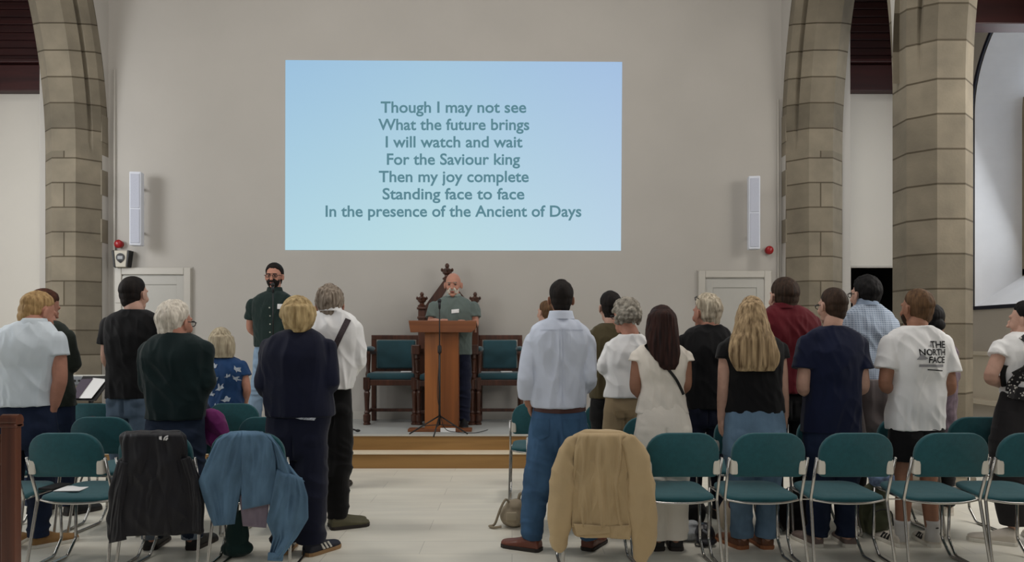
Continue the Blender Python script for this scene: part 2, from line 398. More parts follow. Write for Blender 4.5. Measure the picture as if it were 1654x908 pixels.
def add_uv(me, uvf):
    uv = me.uv_layers.new(name='UVMap')
    for l in me.loops: uv.data[l.index].uv = uvf[l.vertex_index]
def uvmesh(name, V, F, UV, m, kind='structure', parent=None, smooth=False):
    me = bpy.data.meshes.new(name); me.from_pydata([tuple(p) for p in V], [], F); me.update(); add_uv(me, UV)
    o = link(name, me, m, parent, smooth)
    if kind: o['kind'] = kind
    return o
HW = 0.365; HC = 0.302; SPR = 3.75; RAD = 4.9; CH = 0.214
PCY = [9.72, 6.88, 4.04, 1.20]
def octagon(hw, ch): return [(-hw, -hw+ch), (-hw+ch, -hw), (hw-ch, -hw), (hw, -hw+ch), (hw, hw-ch), (hw-ch, hw), (-hw+ch, hw), (-hw, hw-ch)]
def arcade(xn, sgn, tagname, wallname):
    """xn nave face; the wall stands from xn to xn+sgn*TH"""
    xc = xn+sgn*TH/2
    prof = [(HW, 0.0), (HW, 0.001), (CH, 0.0), (CH*0.66, CH*0.34), (CH*0.56, CH*0.44), (CH*0.46, CH*0.54), (0.0, CH), (0.0, TH-CH), (CH, TH), (HW, TH-0.001), (HW, TH)]; groove = 4
    plen = [0]
    for i in range(1, len(prof)): plen.append(plen[-1]+math.hypot(prof[i][0]-prof[i-1][0], prof[i][1]-prof[i-1][1]))
    # free columns
    for c in PCY[1:]:
        V = []; F = []; UV = []; oc = octagon(HC, HC*0.586); oc = oc+[oc[0]]; L = [0]
        for i in range(1, 9): L.append(L[-1]+math.dist(oc[i], oc[i-1]))
        zs = [0, 0.12, 0.15, SPR]; gr = [1.08, 1.08, 1.0, 1.0]
        for j, z in enumerate(zs):
            for i in range(9): V.append((xc+oc[i][0]*gr[j], c+oc[i][1]*gr[j], z)); UV.append((L[i]+(0.3 if c > 5 else 0), z+0.03))
        for j in range(len(zs)-1):
            for i in range(8): F.append((j*9+i, j*9+i+1, (j+1)*9+i+1, (j+1)*9+i))
        uvmesh('pillar_'+tagname, V, F, UV, STONE_A)
    # respond against the far wall (half octagon)
    V = []; F = []; UV = []
    pr = [(HW, 0.0)]+[(CH, 0.0), (0.0, CH), (0.0, TH-CH), (CH, TH)]+[(HW, TH)]
    # nave-side strip is plaster with stone quoins, so start the respond at the chamfer
    pr = pr[1:]; pl = [0]
    for i in range(1, len(pr)): pl.append(pl[-1]+math.dist(pr[i], pr[i-1]))
    for z in (0, SPR):
        for i, (n_, x) in enumerate(pr): V.append((xn+sgn*x, PCY[0]-HW+n_, z)); UV.append((pl[i]+0.0, z+0.06))
    k = len(pr)
    for i in range(k-1): F.append((i, i+1, k+i+1, k+i))
    uvmesh('pillar_'+tagname, V, F, UV, STONE)
    b = MB(); b.box(min(xn, xn+sgn*TH), max(xn, xn+sgn*TH), PCY[0]-HW+CH, PCY[0]+0.02, 0, SPR); struct('wall_'+tagname+'_respond', b, PLASTER)
    q = MB(); z = 2.27
    qz = [(CAMH+(CY-v)*9.5/FPX) for v in (227, 182, 314, 272, 391, 352)]
    for a, c in ((qz[0], qz[1]), (qz[2], qz[3]), (qz[4], qz[5])):
        q.bbox(min(xn-sgn*0.006, xn+sgn*0.2), max(xn-sgn*0.006, xn+sgn*0.2), PCY[0]-HW+CH-0.012, PCY[0]-0.02, a+0.004, c-0.004, 0.003)
    struct('trim_quoins_'+tagname, q, mat('sandstone_plain', (124, 116, 101), 0.93, var=0.1, scale=5, bump=0.2, bscale=50))
    # arches
    V = []; F = []; UV = []; N = 22
    edges = []
    for bi in range(len(PCY)-1):
        c0, c1 = PCY[bi], PCY[bi+1]; y0, y1 = c0-(HW if bi == 0 else HC), c1+HC; half = (y0-y1)/2
        for side in (0, 1):
            base = len(V); edge = []
            for i, (n_, x) in enumerate(prof):
                am = math.acos((RAD-half)/(RAD+n_))
                for t in range(N+1):
                    a = am*t/N; dy = RAD-(RAD+n_)*cos(a); z = SPR+(RAD+n_)*sin(a)
                    y = y0-dy if side == 0 else y1+dy
                    w = 1.0 if (bi == 0 and side == 0) else (2*HC/TH+(1-2*HC/TH)*min(1.0, t/(N*0.7)))
                    gd = 0.045*min(1.0, t/5.0) if i == groove else 0.0
                    ne = n_*w+gd; dy = RAD-(RAD+ne)*cos(a); z = SPR+(RAD+ne)*sin(a)
                    y = y0-dy if side == 0 else y1+dy
                    wx = 1.0 if i in (0, len(prof)-1) else w
                    V.append((xc+(xn+sgn*(x+gd)-xc)*wx, y, z)); UV.append((plen[i]*0.9/plen[-1]+0.35*side, SPR+RAD*a*0.99))
                    if i == 0: edge.append((y, z))
            m = N+1
            for i in range(len(prof)-1):
                for t in range(N): F.append((base+i*m+t, base+i*m+t+1, base+(i+1)*m+t+1, base+(i+1)*m+t))
            edges.append(edge)
    uvmesh('trim_arch_'+tagname, V, F, UV, STONE_A)
    # plaster above the arches, both faces
    b = MB()
    for x in (xn, xn+sgn*TH):
        for e in edges:
            n0 = len(b.v)
            for (y, z) in e: b.v.append((x, y, z)); b.v.append((x, y, TOP))
            for t in range(len(e)-1): b.f.append((n0+2*t, n0+2*t+1, n0+2*t+3, n0+2*t+2))
    struct('wall_'+wallname, b, PLASTER)
arcade(XR, 1, 'right', 'nave_right'); arcade(XL, -1, 'left', 'nave_left')

# right outer wall with the splayed gothic window
def window_wall():
    yn, yf, zs, zsp, R = 7.75, 9.63, 1.80, 4.29, 1.30
    half = (yf-yn)/2; am = math.acos((R-half)/R); N = 14
    arc = []
    for t in range(N+1): a = am*t/N; arc.append((yf-(R-R*cos(a)), zsp+R*sin(a)))
    for t in range(N-1, -1, -1): a = am*t/N; arc.append((yn+(R-R*cos(a)), zsp+R*sin(a)))
    outline = [(yn, zs), (yf, zs)]+arc      # counter order: sill near, sill far, far jamb up, arch, down near jamb
    b = MB(); X = XO_R
    b.add([(X, -1, 0), (X, AE, 0), (X, AE, zs), (X, -1, zs)], [(0, 1, 2, 3)])
    b.add([(X, yf, zs), (X, AE, zs), (X, AE, zsp), (X, yf, zsp)], [(0, 1, 2, 3)])
    b.add([(X, -1, zs), (X, yn, zs), (X, yn, zsp), (X, -1, zsp)], [(0, 1, 2, 3)])
    b.add([(X, yf, zsp), (X, AE, zsp), (X, AE, TOP), (X, yf, TOP)], [(0, 1, 2, 3)])
    b.add([(X, -1, zsp), (X, yn, zsp), (X, yn, TOP), (X, -1, TOP)], [(0, 1, 2, 3)])
    n0 = len(b.v)
    for (y, z) in arc: b.v.append((X, y, z)); b.v.append((X, y, TOP))
    for t in range(len(arc)-1): b.f.append((n0+2*t, n0+2*t+1, n0+2*t+3, n0+2*t+2))
    wobj = struct('wall_right', b, mat('aisle_wall_paint', (176, 168, 156), 0.9, var=0.03, scale=1.5))
    # reveal: splays outward to a smaller opening, sill slopes up
    depth = 0.62
    def inner(p):
        y, z = p; yc = (yn+yf)/2
        yy = yc+(y-yc)*0.93; zz = z
        if abs(z-zs) < 1e-6: zz = zs+0.42
        elif z > zsp: zz = zsp+(z-zsp)*0.93
        return (yy, zz)
    b = MB(); n = len(outline)
    for p in outline: b.v.append((X, p[0], p[1]))
    for p in outline:
        q = inner(p); b.v.append((X+depth, q[0], q[1]))
    for i in range(n): j = (i+1) % n; b.f.append((i, j, n+j, n+i))
    w = struct('window_1', b, mat('reveal_white', (222, 222, 224), 0.85, var=0.02))
    fr = MB(); t = 0.045
    V = []
    yc = (yn+yf)/2; zc = (zs+zsp)/2+0.5
    m = len(outline)
    for p in outline: fr.v.append((X-0.012, p[0], p[1]))
    for i, p in enumerate(outline):
        a = Vector(outline[i-1]); c = Vector(outline[(i+1) % m]); d = (c-a).normalized(); nn = Vector((-d.y, d.x))
        mid = Vector((yc, zc))-Vector(p)
        if nn.dot(mid) > 0: nn = -nn
        q = Vector(p)+nn*t
        if i < 2: q = Vector((p[0]+(-t if i == 0 else t), p[1]-t))
        fr.v.append((X-0.012, q.x, q.y))
    for i in range(m): j = (i+1) % m; fr.f.append((i, j, m+j, m+i))
    fo = fr.build('window_frame', mat('navy_frame', (22, 24, 38), 0.5, var=0), parent=w)
    so = fo.modifiers.new('s', 'SOLIDIFY'); so.thickness = 0.02
    # stone tracery: jambs, mullions and the daylit leaded pane outside
    tr = MB(); x0 = X+depth-0.05; x1 = X+depth+0.16
    i0, i1 = inner((yn, zs)), inner((yf, zs))
    tr.box(x0, x1, i1[0]-0.16, i1[0]+0.02, i1[1]-0.02, zsp+0.2); tr.box(x0, x1, i0[0]-0.02, i0[0]+0.14, i0[1]-0.02, zsp+0.2)
    for f in (1/3, 2/3):
        y = i0[0]+(i1[0]-i0[0])*f; tr.box(x0, x1, y-0.06, y+0.06, i0[1], zsp+0.9)
    tr.box(x0, x1, i0[0], i1[0], i0[1]-0.06, i0[1]+0.06)
    tr.build('window_mullion', mat('sandstone_window', (140, 128, 108), 0.9, var=0.12, scale=6), parent=w)
    g = MB(); g.box(x1-0.06, x1-0.05, yn, yf, zs, zsp+1.3)
    g.build('window_pane', emat('daylit_glass', (225, 236, 250), 1.7), parent=w)
    l = area('window_daylight', (x0-0.04, yc, (zs+zsp)/2+0.35), (0, yc-2.0, 1.0), 1.3, 2.4, 42, (0.90, 0.95, 1.0))
window_wall()
# dado ledge and low boxing on the outer wall
b = MB(); b.bbox(XO_R-0.10, XO_R+0.01, 3.0, 10.38, 1.17, 1.22, 0.006); b.box(XO_R-0.06, XO_R, 3.0, 10.38, 0.62, 1.17); b.bbox(XO_R-0.14, XO_R, 3.0, 10.38, 0.56, 0.62, 0.006)
struct('baseboard_right', b, mat('cream_panelling', (196, 186, 168), 0.6, var=0.02))

# doors in the far wall
def wall_door(name, x0, x1, ytop, fw=11):
    a, c = (x0-CX)*FW/FPX, (x1-CX)*FW/FPX; zt = CAMH+(CY-ytop)*FW/FPX; w = fw*FW/FPX
    b = MB(); b.box(a, a+w, FW-0.05, FW, PZ, zt); b.box(c-w, c, FW-0.05, FW, PZ, zt); b.box(a+w, c-w, FW-0.05, FW, zt-w, zt)
    d = struct(name, b, PAINT, bevel=0.008)
    e = MB(); e.box(a-0.012, c+0.012, FW-0.012, FW, PZ, zt+0.012); e.build('door_surround', mat('surround_paint', (168, 164, 156), 0.5, var=0), parent=d)  # thin border, slightly darker than the frame paint
    l = MB(); l.box(a+w, c-w, FW-0.022, FW-0.010, PZ, zt-w)
    st = 0.10
    l2 = MB()
    l2.bbox(a+w, a+w+st, FW-0.034, FW-0.02, PZ, zt-w-0.02, 0.004); l2.bbox(c-w-st, c-w, FW-0.034, FW-0.02, PZ, zt-w-0.02, 0.004)
    l2.bbox(a+w+st-0.004, c-w-st+0.004, FW-0.033, FW-0.02, zt-w-0.13, zt-w-0.02, 0.004); l2.bbox(a+w+st-0.004, c-w-st+0.004, FW-0.033, FW-0.02, PZ+0.9, PZ+1.02, 0.004)
    lo = l.build('door_leaf', DOORP, parent=d); l2.build('door_rails', DOORP, parent=d)
    h = MB(); h.tube([(c-w-0.05, FW-0.035, PZ+1.0), (c-w-0.05, FW-0.08, PZ+1.0), (c-w-0.16, FW-0.08, PZ+1.0)], 0.009)
    h.build('door_handle', CHROME, parent=d)
wall_door('door_1', 188, 310, 433); wall_door('door_2', 1127, 1244, 438)

# pipes, switch box
def wall_pipe(px, py0, py1, label):
    a = W(px, py0, FW-0.02); c = W(px, py1, FW-0.02)
    b = MB(); b.tube([(a.x, a.y, c.z), (a.x, a.y, a.z)], 0.012)
    o = b.build('conduit_pipe', PAINT, smooth=True); tag(o, label, 'pipe'); return o
wall_pipe(185, 112, 600, 'thin painted conduit pipe in the corner beside the left stone respond')
wall_pipe(1257, 160, 600, 'thin painted conduit pipe in the corner beside the right stone respond')
o = MB().bbox(*sum([[W(163, 0, 9.45).x-0.03, W(163, 0, 9.45).x+0.05], [9.66, 9.72], [CAMH+(CY-489)*9.6/FPX, CAMH+(CY-475)*9.6/FPX]], []), 0.006)
o.v = [(x+0.10, y, z) for x, y, z in o.v]
t = o.build('switch_box', PAINT); tag(t, 'small white switch box beside the left door on the far wall', 'switch')

# projected lyrics on the wall
def lyric_mat():
    m, n, l, b = nt('projected_light')
    tc = n.new('ShaderNodeTexCoord'); sp = n.new('ShaderNodeSeparateXYZ'); l.new(tc.outputs['Generated'], sp.inputs[0])
    r1 = n.new('ShaderNodeValToRGB'); e = r1.color_ramp.elements
    e[0].position = 0; e[0].color = srgb((182, 212, 221))+(1,); e[1].position = 1; e[1].color = srgb((158, 190, 216))+(1,)
    l.new(sp.outputs['Z'], r1.inputs[0])
    r2 = n.new('ShaderNodeValToRGB'); e = r2.color_ramp.elements
    e[0].position = 0; e[0].color = (0.90, 0.97, 1.0, 1); e[1].position = 1; e[1].color = (1.0, 0.95, 1.03, 1)
    k = r2.color_ramp.elements.new(0.45); k.color = (1.0, 1.03, 1.0, 1)
    l.new(sp.outputs['X'], r2.inputs[0])
    mx = n.new('ShaderNodeMix'); mx.data_type = 'RGBA'; mx.blend_type = 'MULTIPLY'; mx.inputs[0].default_value = 1
    l.new(r1.outputs[0], mx.inputs[6]); l.new(r2.outputs[0], mx.inputs[7])
    l.new(mx.outputs[2], b.inputs['Emission Color']); b.inputs['Emission Strength'].default_value = 1.45
    b.inputs['Base Color'].default_value = (0.02, 0.02, 0.02, 1); b.inputs['Roughness'].default_value = 1; b.inputs['Specular IOR Level'].default_value = 0
    return m
SD = FW-0.006
def text_mesh(body, bold=0.0, font=None):
    cu = bpy.data.curves.new('t', 'FONT'); cu.body = body; cu.size = 1.0; cu.align_x = 'LEFT'; cu.offset = bold; cu.resolution_u = 4
    if font: cu.font = font
    o = bpy.data.objects.new('t', cu); COL.objects.link(o)
    dg = bpy.context.evaluated_depsgraph_get(); dg.update()
    me = bpy.data.meshes.new_from_object(o.evaluated_get(dg)); bpy.data.objects.remove(o)
    n = len(me.vertices); co = np.empty(n*3, np.float32); me.vertices.foreach_get('co', co); co = co.reshape(-1, 3)
    F = [tuple(p.vertices) for p in me.polygons]; bpy.data.meshes.remove(me)
    return co, F
c = [W(461, 97, SD), W(1005, 100, SD), W(1003, 405, SD), W(460.5, 404, SD)]
b = MB(); b.v = [tuple(p) for p in c]+[(p.x, p.y+0.004, p.z) for p in c]; b.f = [(0, 1, 2, 3), (7, 6, 5, 4), (0, 4, 5, 1), (1, 5, 6, 2), (2, 6, 7, 3), (3, 7, 4, 0)]
scr = b.build('projected_slide', lyric_mat()); tag(scr, 'large pale blue projected song lyric slide on the far wall', 'projection')
LY = emat('lyric_teal', (92, 132, 144), 1.45)
lines = [("Though I may not see", 615, 850, 182), ("What the future brings", 611, 855, 210), ("I will watch and wait", 623, 844, 238),
         ("For the Saviour king", 625, 840, 266), ("Then my joy complete", 612, 854, 294), ("Standing face to face", 618, 847, 322), ("In the presence of the Ancient of Days", 526, 939, 350)]
cap = 17.5*SD/FPX
for tx, xa, xb, base in lines:
    co, F = text_mesh(tx, 0.018)
    k = np.abs(co[:, 0].max()-co[:, 0].min()); x0 = co[:, 0].min()
    wm = (xb-xa)*SD/FPX; A = W(xa, base, SD)
    H0, _ = text_mesh('H'); hz = H0[:, 1].max()
    V = [(A.x+(p[0]-x0)/k*wm, SD-0.003, A.z+p[1]/hz*cap) for p in co]
    t = MB(); t.v = V; t.f = F; o = t.build('lyric_line', LY, parent=scr)
    so = o.modifiers.new('s', 'SOLIDIFY'); so.thickness = 0.002
# ================================================================== FURNITURE AND THINGS ON THE WALLS
def local(mb, loc):
    mb.v = [(p[0]-loc[0], p[1]-loc[1], p[2]-loc[2]) for p in mb.v]; return mb
def column_speaker(px, py0, py1, yaw, label):
    loc = (W(px, 0, 9.6).x, 9.52, CAMH+(CY-(py0+py1)/2)*9.5/FPX); h = (py1-py0)*9.5/FPX/2
    t = empty('column_loudspeaker', loc, label, 'loudspeaker', 'column loudspeakers on the far wall'); t.rotation_euler.z = yaw
    MB().bbox(-0.072, 0.072, -0.06, 0.06, -h, h, 0.012).build('cabinet', SPKR, t)
    MB().bbox(-0.055, 0.055, -0.068, -0.055, -h+0.03, -0.008, 0.004).build('grille', GRILLE, t)
    MB().bbox(-0.055, 0.055, -0.068, -0.055, 0.008, h-0.03, 0.004).build('grille', GRILLE, t)
    br = MB()
    for z in (h*0.6, -h*0.6): br.tube([(0, 0.05, z), (0, 0.21, z)], 0.018)
    br.build('bracket', SPKR, t)
column_speaker(226, 278, 397, 0.12, 'tall white column loudspeaker above the door beside the cream alarm box')
column_speaker(1214, 285, 403, -0.12, 'tall white column loudspeaker on the far wall by a lone red alarm dome')
def alarm_dome(px, py, label):
    p = W(px, py, 9.66); t = empty('alarm_sounder', (p.x, 9.72, p.z), label, 'alarm')
    M_ = MB()
    for V, F in [ell_geo((0, -0.055, 0), (0.055, 0.035, 0.055))]: M_.add(V, F)
    M_.build('dome', RED, t, smooth=True)
    MB().tube([(0, 0, 0), (0, -0.06, 0)], 0.045, 20).build('base', RED, t, smooth=False)
alarm_dome(191, 394, 'small red alarm dome above a cream sounder beside the left door')
alarm_dome(1243, 404, 'small red alarm dome on the wall under the right loudspeaker')
p = W(194, 417, 9.6)
t = empty('wall_sounder', (p.x, 9.72, p.z), 'cream alarm box with black sides and round black display', 'alarm')
MB().prism([(-0.088, 0.10), (0.088, 0.10), (0.068, -0.115), (-0.068, -0.115)], 'y', -0.11, 0.0).build('housing', mat('cream_plastic', (190, 184, 170), 0.5, var=0), t, bevel=0.01)
for s in (-1, 1):
    MB().prism([(s*0.088, 0.105), (s*0.118, 0.10), (s*0.090, -0.115), (s*0.066, -0.115)], 'y', -0.115, -0.005).build('side_cheek', BLACK, t, bevel=0.006)
MB().tube([(0, -0.12, 0.01), (0, -0.105, 0.01)], 0.055, 24).build('display_ring', BLACK, t)
MB().prism([(-0.035, -0.035), (0.035, -0.035), (0.0, -0.065)], 'y', -0.12, -0.105).build('display_ring_point', BLACK, t)
MB().box(-0.033, 0.033, -0.124, -0.118, -0.012, 0.028).build('display', mat('grey_lcd', (120, 122, 124), 0.3, var=0.1, scale=60), t)

# ---- thrones
def turned_leg(x, y, z0, z1, r=0.034):
    h = z1-z0
    prof = [(r*1.25, z0), (r*1.3, z0+0.03*h), (r*1.0, z0+0.05*h), (r*1.25, z0+0.09*h), (r*1.28, z0+0.22*h), (r*0.8, z0+0.25*h), (r*1.0, z0+0.28*h), (r*0.72, z0+0.32*h), (r*0.9, z0+0.60*h), (r*1.05, z0+0.72*h), (r*0.75, z0+0.76*h), (r*1.15, z0+0.80*h), (r*1.15, z1)]
    return MB().lathe(prof, x, y, 14)
def throne(px0, px1, label, left_tag):
    d = 9.28; x0 = W(px0, 0, d).x; x1 = W(px1, 0, d).x; w = (x1-x0)/2; loc = ((x0+x1)/2, 9.3, PZ)
    t = empty('upholstered_armchair', loc, label, 'chair', 'teal upholstered oak armchairs on the platform')
    sz = 0.58; bt = 1.10
    for s in (-1, 1):
        lg = turned_leg(s*(w-0.04), -0.20, 0, sz-0.04, 0.036); lg.box(s*(w-0.04)-0.038, s*(w-0.04)+0.038, -0.238, -0.162, sz-0.14, sz); lg.build('leg', THRONE, t, smooth=False)
        MB().bbox(s*(w-0.045)-0.03, s*(w-0.045)+0.03, 0.22, 0.28, 0, bt, 0.005).build('leg', THRONE, t)
        MB().lathe([(0.03, sz), (0.035, sz+0.04), (0.022, sz+0.08), (0.03, sz+0.2), (0.034, sz+0.27), (0.036, sz+0.29)], s*(w-0.05), -0.17, 12).build('arm_support', THRONE, t, smooth=True)
        MB().bbox(s*(w-0.05)-0.03, s*(w-0.05)+0.03, -0.22, 0.25, sz+0.28, sz+0.32, 0.01).build('arm_rail', THRONE, t)
        V, F = ell_geo((s*(w-0.05), -0.04, sz+0.345), (0.052, 0.20, 0.036)); MB().add(V, F).build('arm_pad', TEALV, t, smooth=True)
    fr = MB(); fr.bbox(-w+0.03, w-0.03, -0.225, -0.185, sz-0.10, sz-0.03, 0.006); fr.bbox(-w+0.03, w-0.03, 0.225, 0.265, sz-0.10, sz-0.03, 0.006)
    for s in (-1, 1): fr.bbox(s*(w-0.045)-0.02, s*(w-0.045)+0.02, -0.2, 0.24, sz-0.10, sz-0.03, 0.006)
    fr.build('seat_frame', THRONE, t)
    st = MB(); st.bbox(-w+0.04, w-0.04, -0.01, 0.03, 0.14, 0.18, 0.006); 
    for s in (-1, 1): st.bbox(s*(w-0.045)-0.018, s*(w-0.045)+0.018, -0.2, 0.24, 0.14, 0.18, 0.006)
    st.build('stretcher', THRONE, t)
    MB().bbox(-w+0.035, w-0.035, -0.225, 0.225, sz-0.035, sz+0.055, 0.035, 4).build('seat_cushion', TEALV, t, smooth=True)
    bf = MB(); bf.bbox(-w+0.03, w-0.03, 0.215, 0.275, bt-0.06, bt, 0.008); bf.bbox(-w+0.03, w-0.03, 0.23, 0.27, sz+0.04, sz+0.10, 0.006)
    bf.build('back_frame', THRONE, t)
    MB().bbox(-w+0.085, w-0.085, 0.195, 0.255, sz+0.09, bt-0.065, 0.025, 3).build('back_cushion', TEALV, t, smooth=True)
    return t, loc, w
throne(592, 678, 'teal velvet and dark oak armchair on the platform, to the left of the lectern', 0)
throne(768, 846, 'teal velvet and dark oak armchair on the platform, to the right of the lectern', 1)
def pulpit_chair():
    d = 9.3; x0, x1 = W(678, 0, d).x, W(766, 0, d).x; c = (x0+x1)/2; w = (x1-x0)/2
    t = empty('gabled_throne', (c, 9.36, PZ), 'tall dark oak throne with pointed gable and carved finials behind the lectern', 'chair')
    ph = CAMH+(CY-500)*9.5/FPX-PZ
    def finial(x, y, z, k=1.0):
        m = MB().lathe([(0.05*k, z), (0.055*k, z+0.02*k), (0.028*k, z+0.04*k), (0.03*k, z+0.055*k), (0.052*k, z+0.075*k), (0.062*k, z+0.12*k), (0.05*k, z+0.125*k), (0.018*k, z+0.14*k), (0.024*k, z+0.155*k), (0.026*k, z+0.17*k), (0.015*k, z+0.19*k), (0.003, z+0.195*k)], x, y, 8)
        for a in range(4):
            V, F = ell_geo((x+0.06*k*cos(a*pi/2), y+0.06*k*sin(a*pi/2), z+0.115*k), (0.016*k, 0.016*k, 0.022*k), None, 8, 6); m.add(V, F)
        return m
    for s in (-1, 1):
        m = MB(); m.bbox(s*w-0.045, s*w+0.045, 0.12, 0.20, 0, ph, 0.008); m.bbox(s*w-0.06, s*w+0.06, 0.10, 0.22, ph, ph+0.03, 0.008); m.bbox(s*w-0.055, s*w+0.055, 0.11, 0.21, ph-0.12, ph-0.09, 0.006)
        m.build('post', THRONE, t)
        finial(s*w, 0.16, ph+0.03).build('finial', THRONE, t, smooth=False)
    gx = W(722, 0, 9.5).x-c; gz = CAMH+(CY-452)*9.5/FPX-PZ
    for s, xe in ((-1, -w+0.02), (1, w-0.02)):
        dx, dz = gx-xe, gz-(ph-0.06); L = math.hypot(dx, dz); nx, nz = -dz/L, dx/L
        if nz < 0: nx, nz = -nx, -nz
        hwid = 0.075
        poly = [(xe-nx*hwid, ph-0.06-nz*hwid), (gx-nx*hwid*0.2, gz-0.10), (gx, gz+0.05), (xe+nx*hwid*0.6, ph-0.06+nz*hwid*0.6)]
        MB().prism(poly, 'y', 0.13, 0.19).build('gable_rafter', THRONE, t, bevel=0.006)
    finial(gx, 0.16, gz, 1.1).build('finial', THRONE, t)
    MB().bbox(-w, w, 0.135, 0.185, ph-0.12, ph-0.04, 0.006).build('top_rail', THRONE, t)
    MB().bbox(-w+0.03, w-0.03, 0.14, 0.18, 0.5, ph-0.1, 0.004).build('back_panel', THRONE, t)
    sz = 0.55
    for s in (-1, 1):
        turned_leg(s*(w-0.02), -0.28, 0, sz, 0.036).build('leg', THRONE, t)
        MB().bbox(s*(w+0.01)-0.04, s*(w+0.01)+0.04, -0.36, 0.16, 0.88, 0.93, 0.01).build('arm_rail', THRONE, t)
        MB().bbox(s*(w+0.01)-0.055, s*(w+0.01)+0.055, -0.40, -0.30, 0.86, 0.98, 0.014).build('arm_scroll', THRONE, t)
        turned_leg(s*(w-0.0), -0.28, sz, 0.88, 0.03).build('arm_support', THRONE, t)
    MB().bbox(-w, w, -0.32, 0.14, sz-0.08, sz-0.01, 0.008).build('seat_frame', THRONE, t)
    MB().bbox(-w+0.02, w-0.02, -0.31, 0.13, sz-0.01, sz+0.07, 0.03, 3).build('seat_cushion', TEALV, t, smooth=True)
    s_ = MB(); s_.bbox(-w, w, -0.30, -0.26, 0.14, 0.18, 0.005); s_.build('stretcher', THRONE, t)
pulpit_chair()
def slip(px, py, d, w, label, z=None, h=0.012, dep=0.10, m=None, yaw=0.1, name='folded_leaflet'):
    p = W(px, py, d); o = MB().bbox(-w/2, w/2, -dep/2, dep/2, 0, h, 0.002).build(name, m or WHITEP)
    o.location = (p.x, d, z if z is not None else p.z); o.rotation_euler.z = yaw; tag(o, label, 'paper'); return o
slip(656, 598, 9.25, 0.13, 'white folded leaflet lying on the platform armchair left of the lectern', PZ+0.636)
slip(818, 598, 9.25, 0.14, 'white folded leaflet lying on the platform armchair right of the lectern', PZ+0.636)

# ---- lectern
def lectern():
    d = 8.42; k = d/FPX; X = lambda px: (px-711)*k; Z = lambda py: CAMH+(CY-py)*k-PZ
    t = empty('lectern', ((711-CX)*k, d, PZ), 'tall orange-brown wooden lectern in the middle of the platform', 'lectern')
    MB().bbox(X(659), X(762), -0.03, 0.13, 0.0, 0.034, 0.006).build('base', LECT2, t)
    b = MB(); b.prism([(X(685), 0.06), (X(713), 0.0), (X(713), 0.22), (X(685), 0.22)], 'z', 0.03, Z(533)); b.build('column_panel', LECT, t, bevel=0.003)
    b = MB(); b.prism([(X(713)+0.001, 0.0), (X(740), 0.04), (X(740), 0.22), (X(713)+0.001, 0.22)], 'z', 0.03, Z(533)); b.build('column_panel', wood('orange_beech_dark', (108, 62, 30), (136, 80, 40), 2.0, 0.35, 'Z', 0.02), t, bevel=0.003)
    zt = Z(519); zb = Z(537)
    b = MB(); b.prism([(X(661), zt), (X(770), zt), (X(769), Z(531)), (X(762), zb), (X(664), zb)], 'y', -0.06, -0.035); b.build('front_board', LECT2, t, bevel=0.003)
    b = MB(); b.add([(X(661), -0.055, zt-0.012), (X(770), -0.055, zt-0.012), (X(770), 0.27, zt-0.07), (X(661), 0.27, zt-0.07), (X(661), -0.055, zt+0.008), (X(770), -0.055, zt+0.008), (X(770), 0.27, zt-0.05), (X(661), 0.27, zt-0.05)],
                [(0, 3, 2, 1), (4, 5, 6, 7), (0, 1, 5, 4), (1, 2, 6, 5), (2, 3, 7, 6), (3, 0, 4, 7)]); b.build('desk_top', LECT2, t, bevel=0.004)
    b = MB(); b.box(X(664), X(666), -0.04, 0.26, Z(537), zt-0.07); b.box(X(766), X(768), -0.04, 0.26, Z(537), zt-0.07); b.build('side_board', LECT2, t)
    p = MB().bbox(-0.085, 0.085, -0.003, 0.003, 0, 0.048, 0.002).build('floor_label', WHITEP); p.location = ((723-CX)*k*0.99, d-0.04, PZ+0.0); tag(p, 'small white card standing on the platform against the lectern base', 'card')
lectern()
def mic_stand(px, ptop, d, zf, label, gx=0.0, spread=0.30, pole_up=None, boom=None):
    x = (px-CX)*d/FPX; h = CAMH+(CY-ptop)*d/FPX-zf
    t = empty('microphone_stand', (x, d, zf), label, 'microphone stand')
    MB().tube([(0, 0, 0.10), (0, 0, h*0.62)], 0.0125).build('lower_pole', BLACK, t, smooth=True)
    MB().tube([(0, 0, h*0.60), (0, 0, h-0.05)], 0.007).build('upper_pole', BLACK, t, smooth=True)
    MB().lathe([(0.02, h*0.60), (0.022, h*0.61), (0.022, h*0.65), (0.014, h*0.66)], 0, 0, 12).build('clutch', BLACK, t, smooth=True)
    for a in (radians(200), radians(-20), radians(265)):
        MB().tube([(0, 0, 0.20), (spread*cos(a), spread*sin(a), 0.012)], 0.008).build('leg', BLACK, t, smooth=True)
        MB().tube([(0, 0, 0.10), (spread*0.55*cos(a), spread*0.55*sin(a), 0.095)], 0.005).build('brace', BLACK, t)
    m = MB(); V, F = ell_geo((0, -0.01, h-0.015), (0.022, 0.024, 0.026), None, 14, 10); m.add(V, F); m.build('microphone_head', BLACK, t, smooth=True)
    MB().tube([(0, -0.01, h-0.03), (0, 0.0, h-0.10)], [0.016, 0.012], 12).build('microphone_body', mat('dark_metal', (50, 50, 54), 0.35, 0.6, var=0), t, smooth=True)
    return t
mic_stand(710, 484, 8.25, PZ, 'black microphone stand with tripod legs in front of the lectern', spread=0.34)
mic_stand(441, 458, 8.19, PZ, 'black microphone stand at the mouth of the bearded singer in glasses')
c = MB(); pts = [(0, 0, 1.0), (-0.015, 0.02, 0.75), (-0.03, 0.02, 0.45), (-0.01, 0, 0.30), (0.05, 0.02, 0.06), (0.2, 0.06, 0.008), (0.38, 0.02, 0.008), (0.47, 0.16, 0.008), (0.52, 0.30, 0.008)]
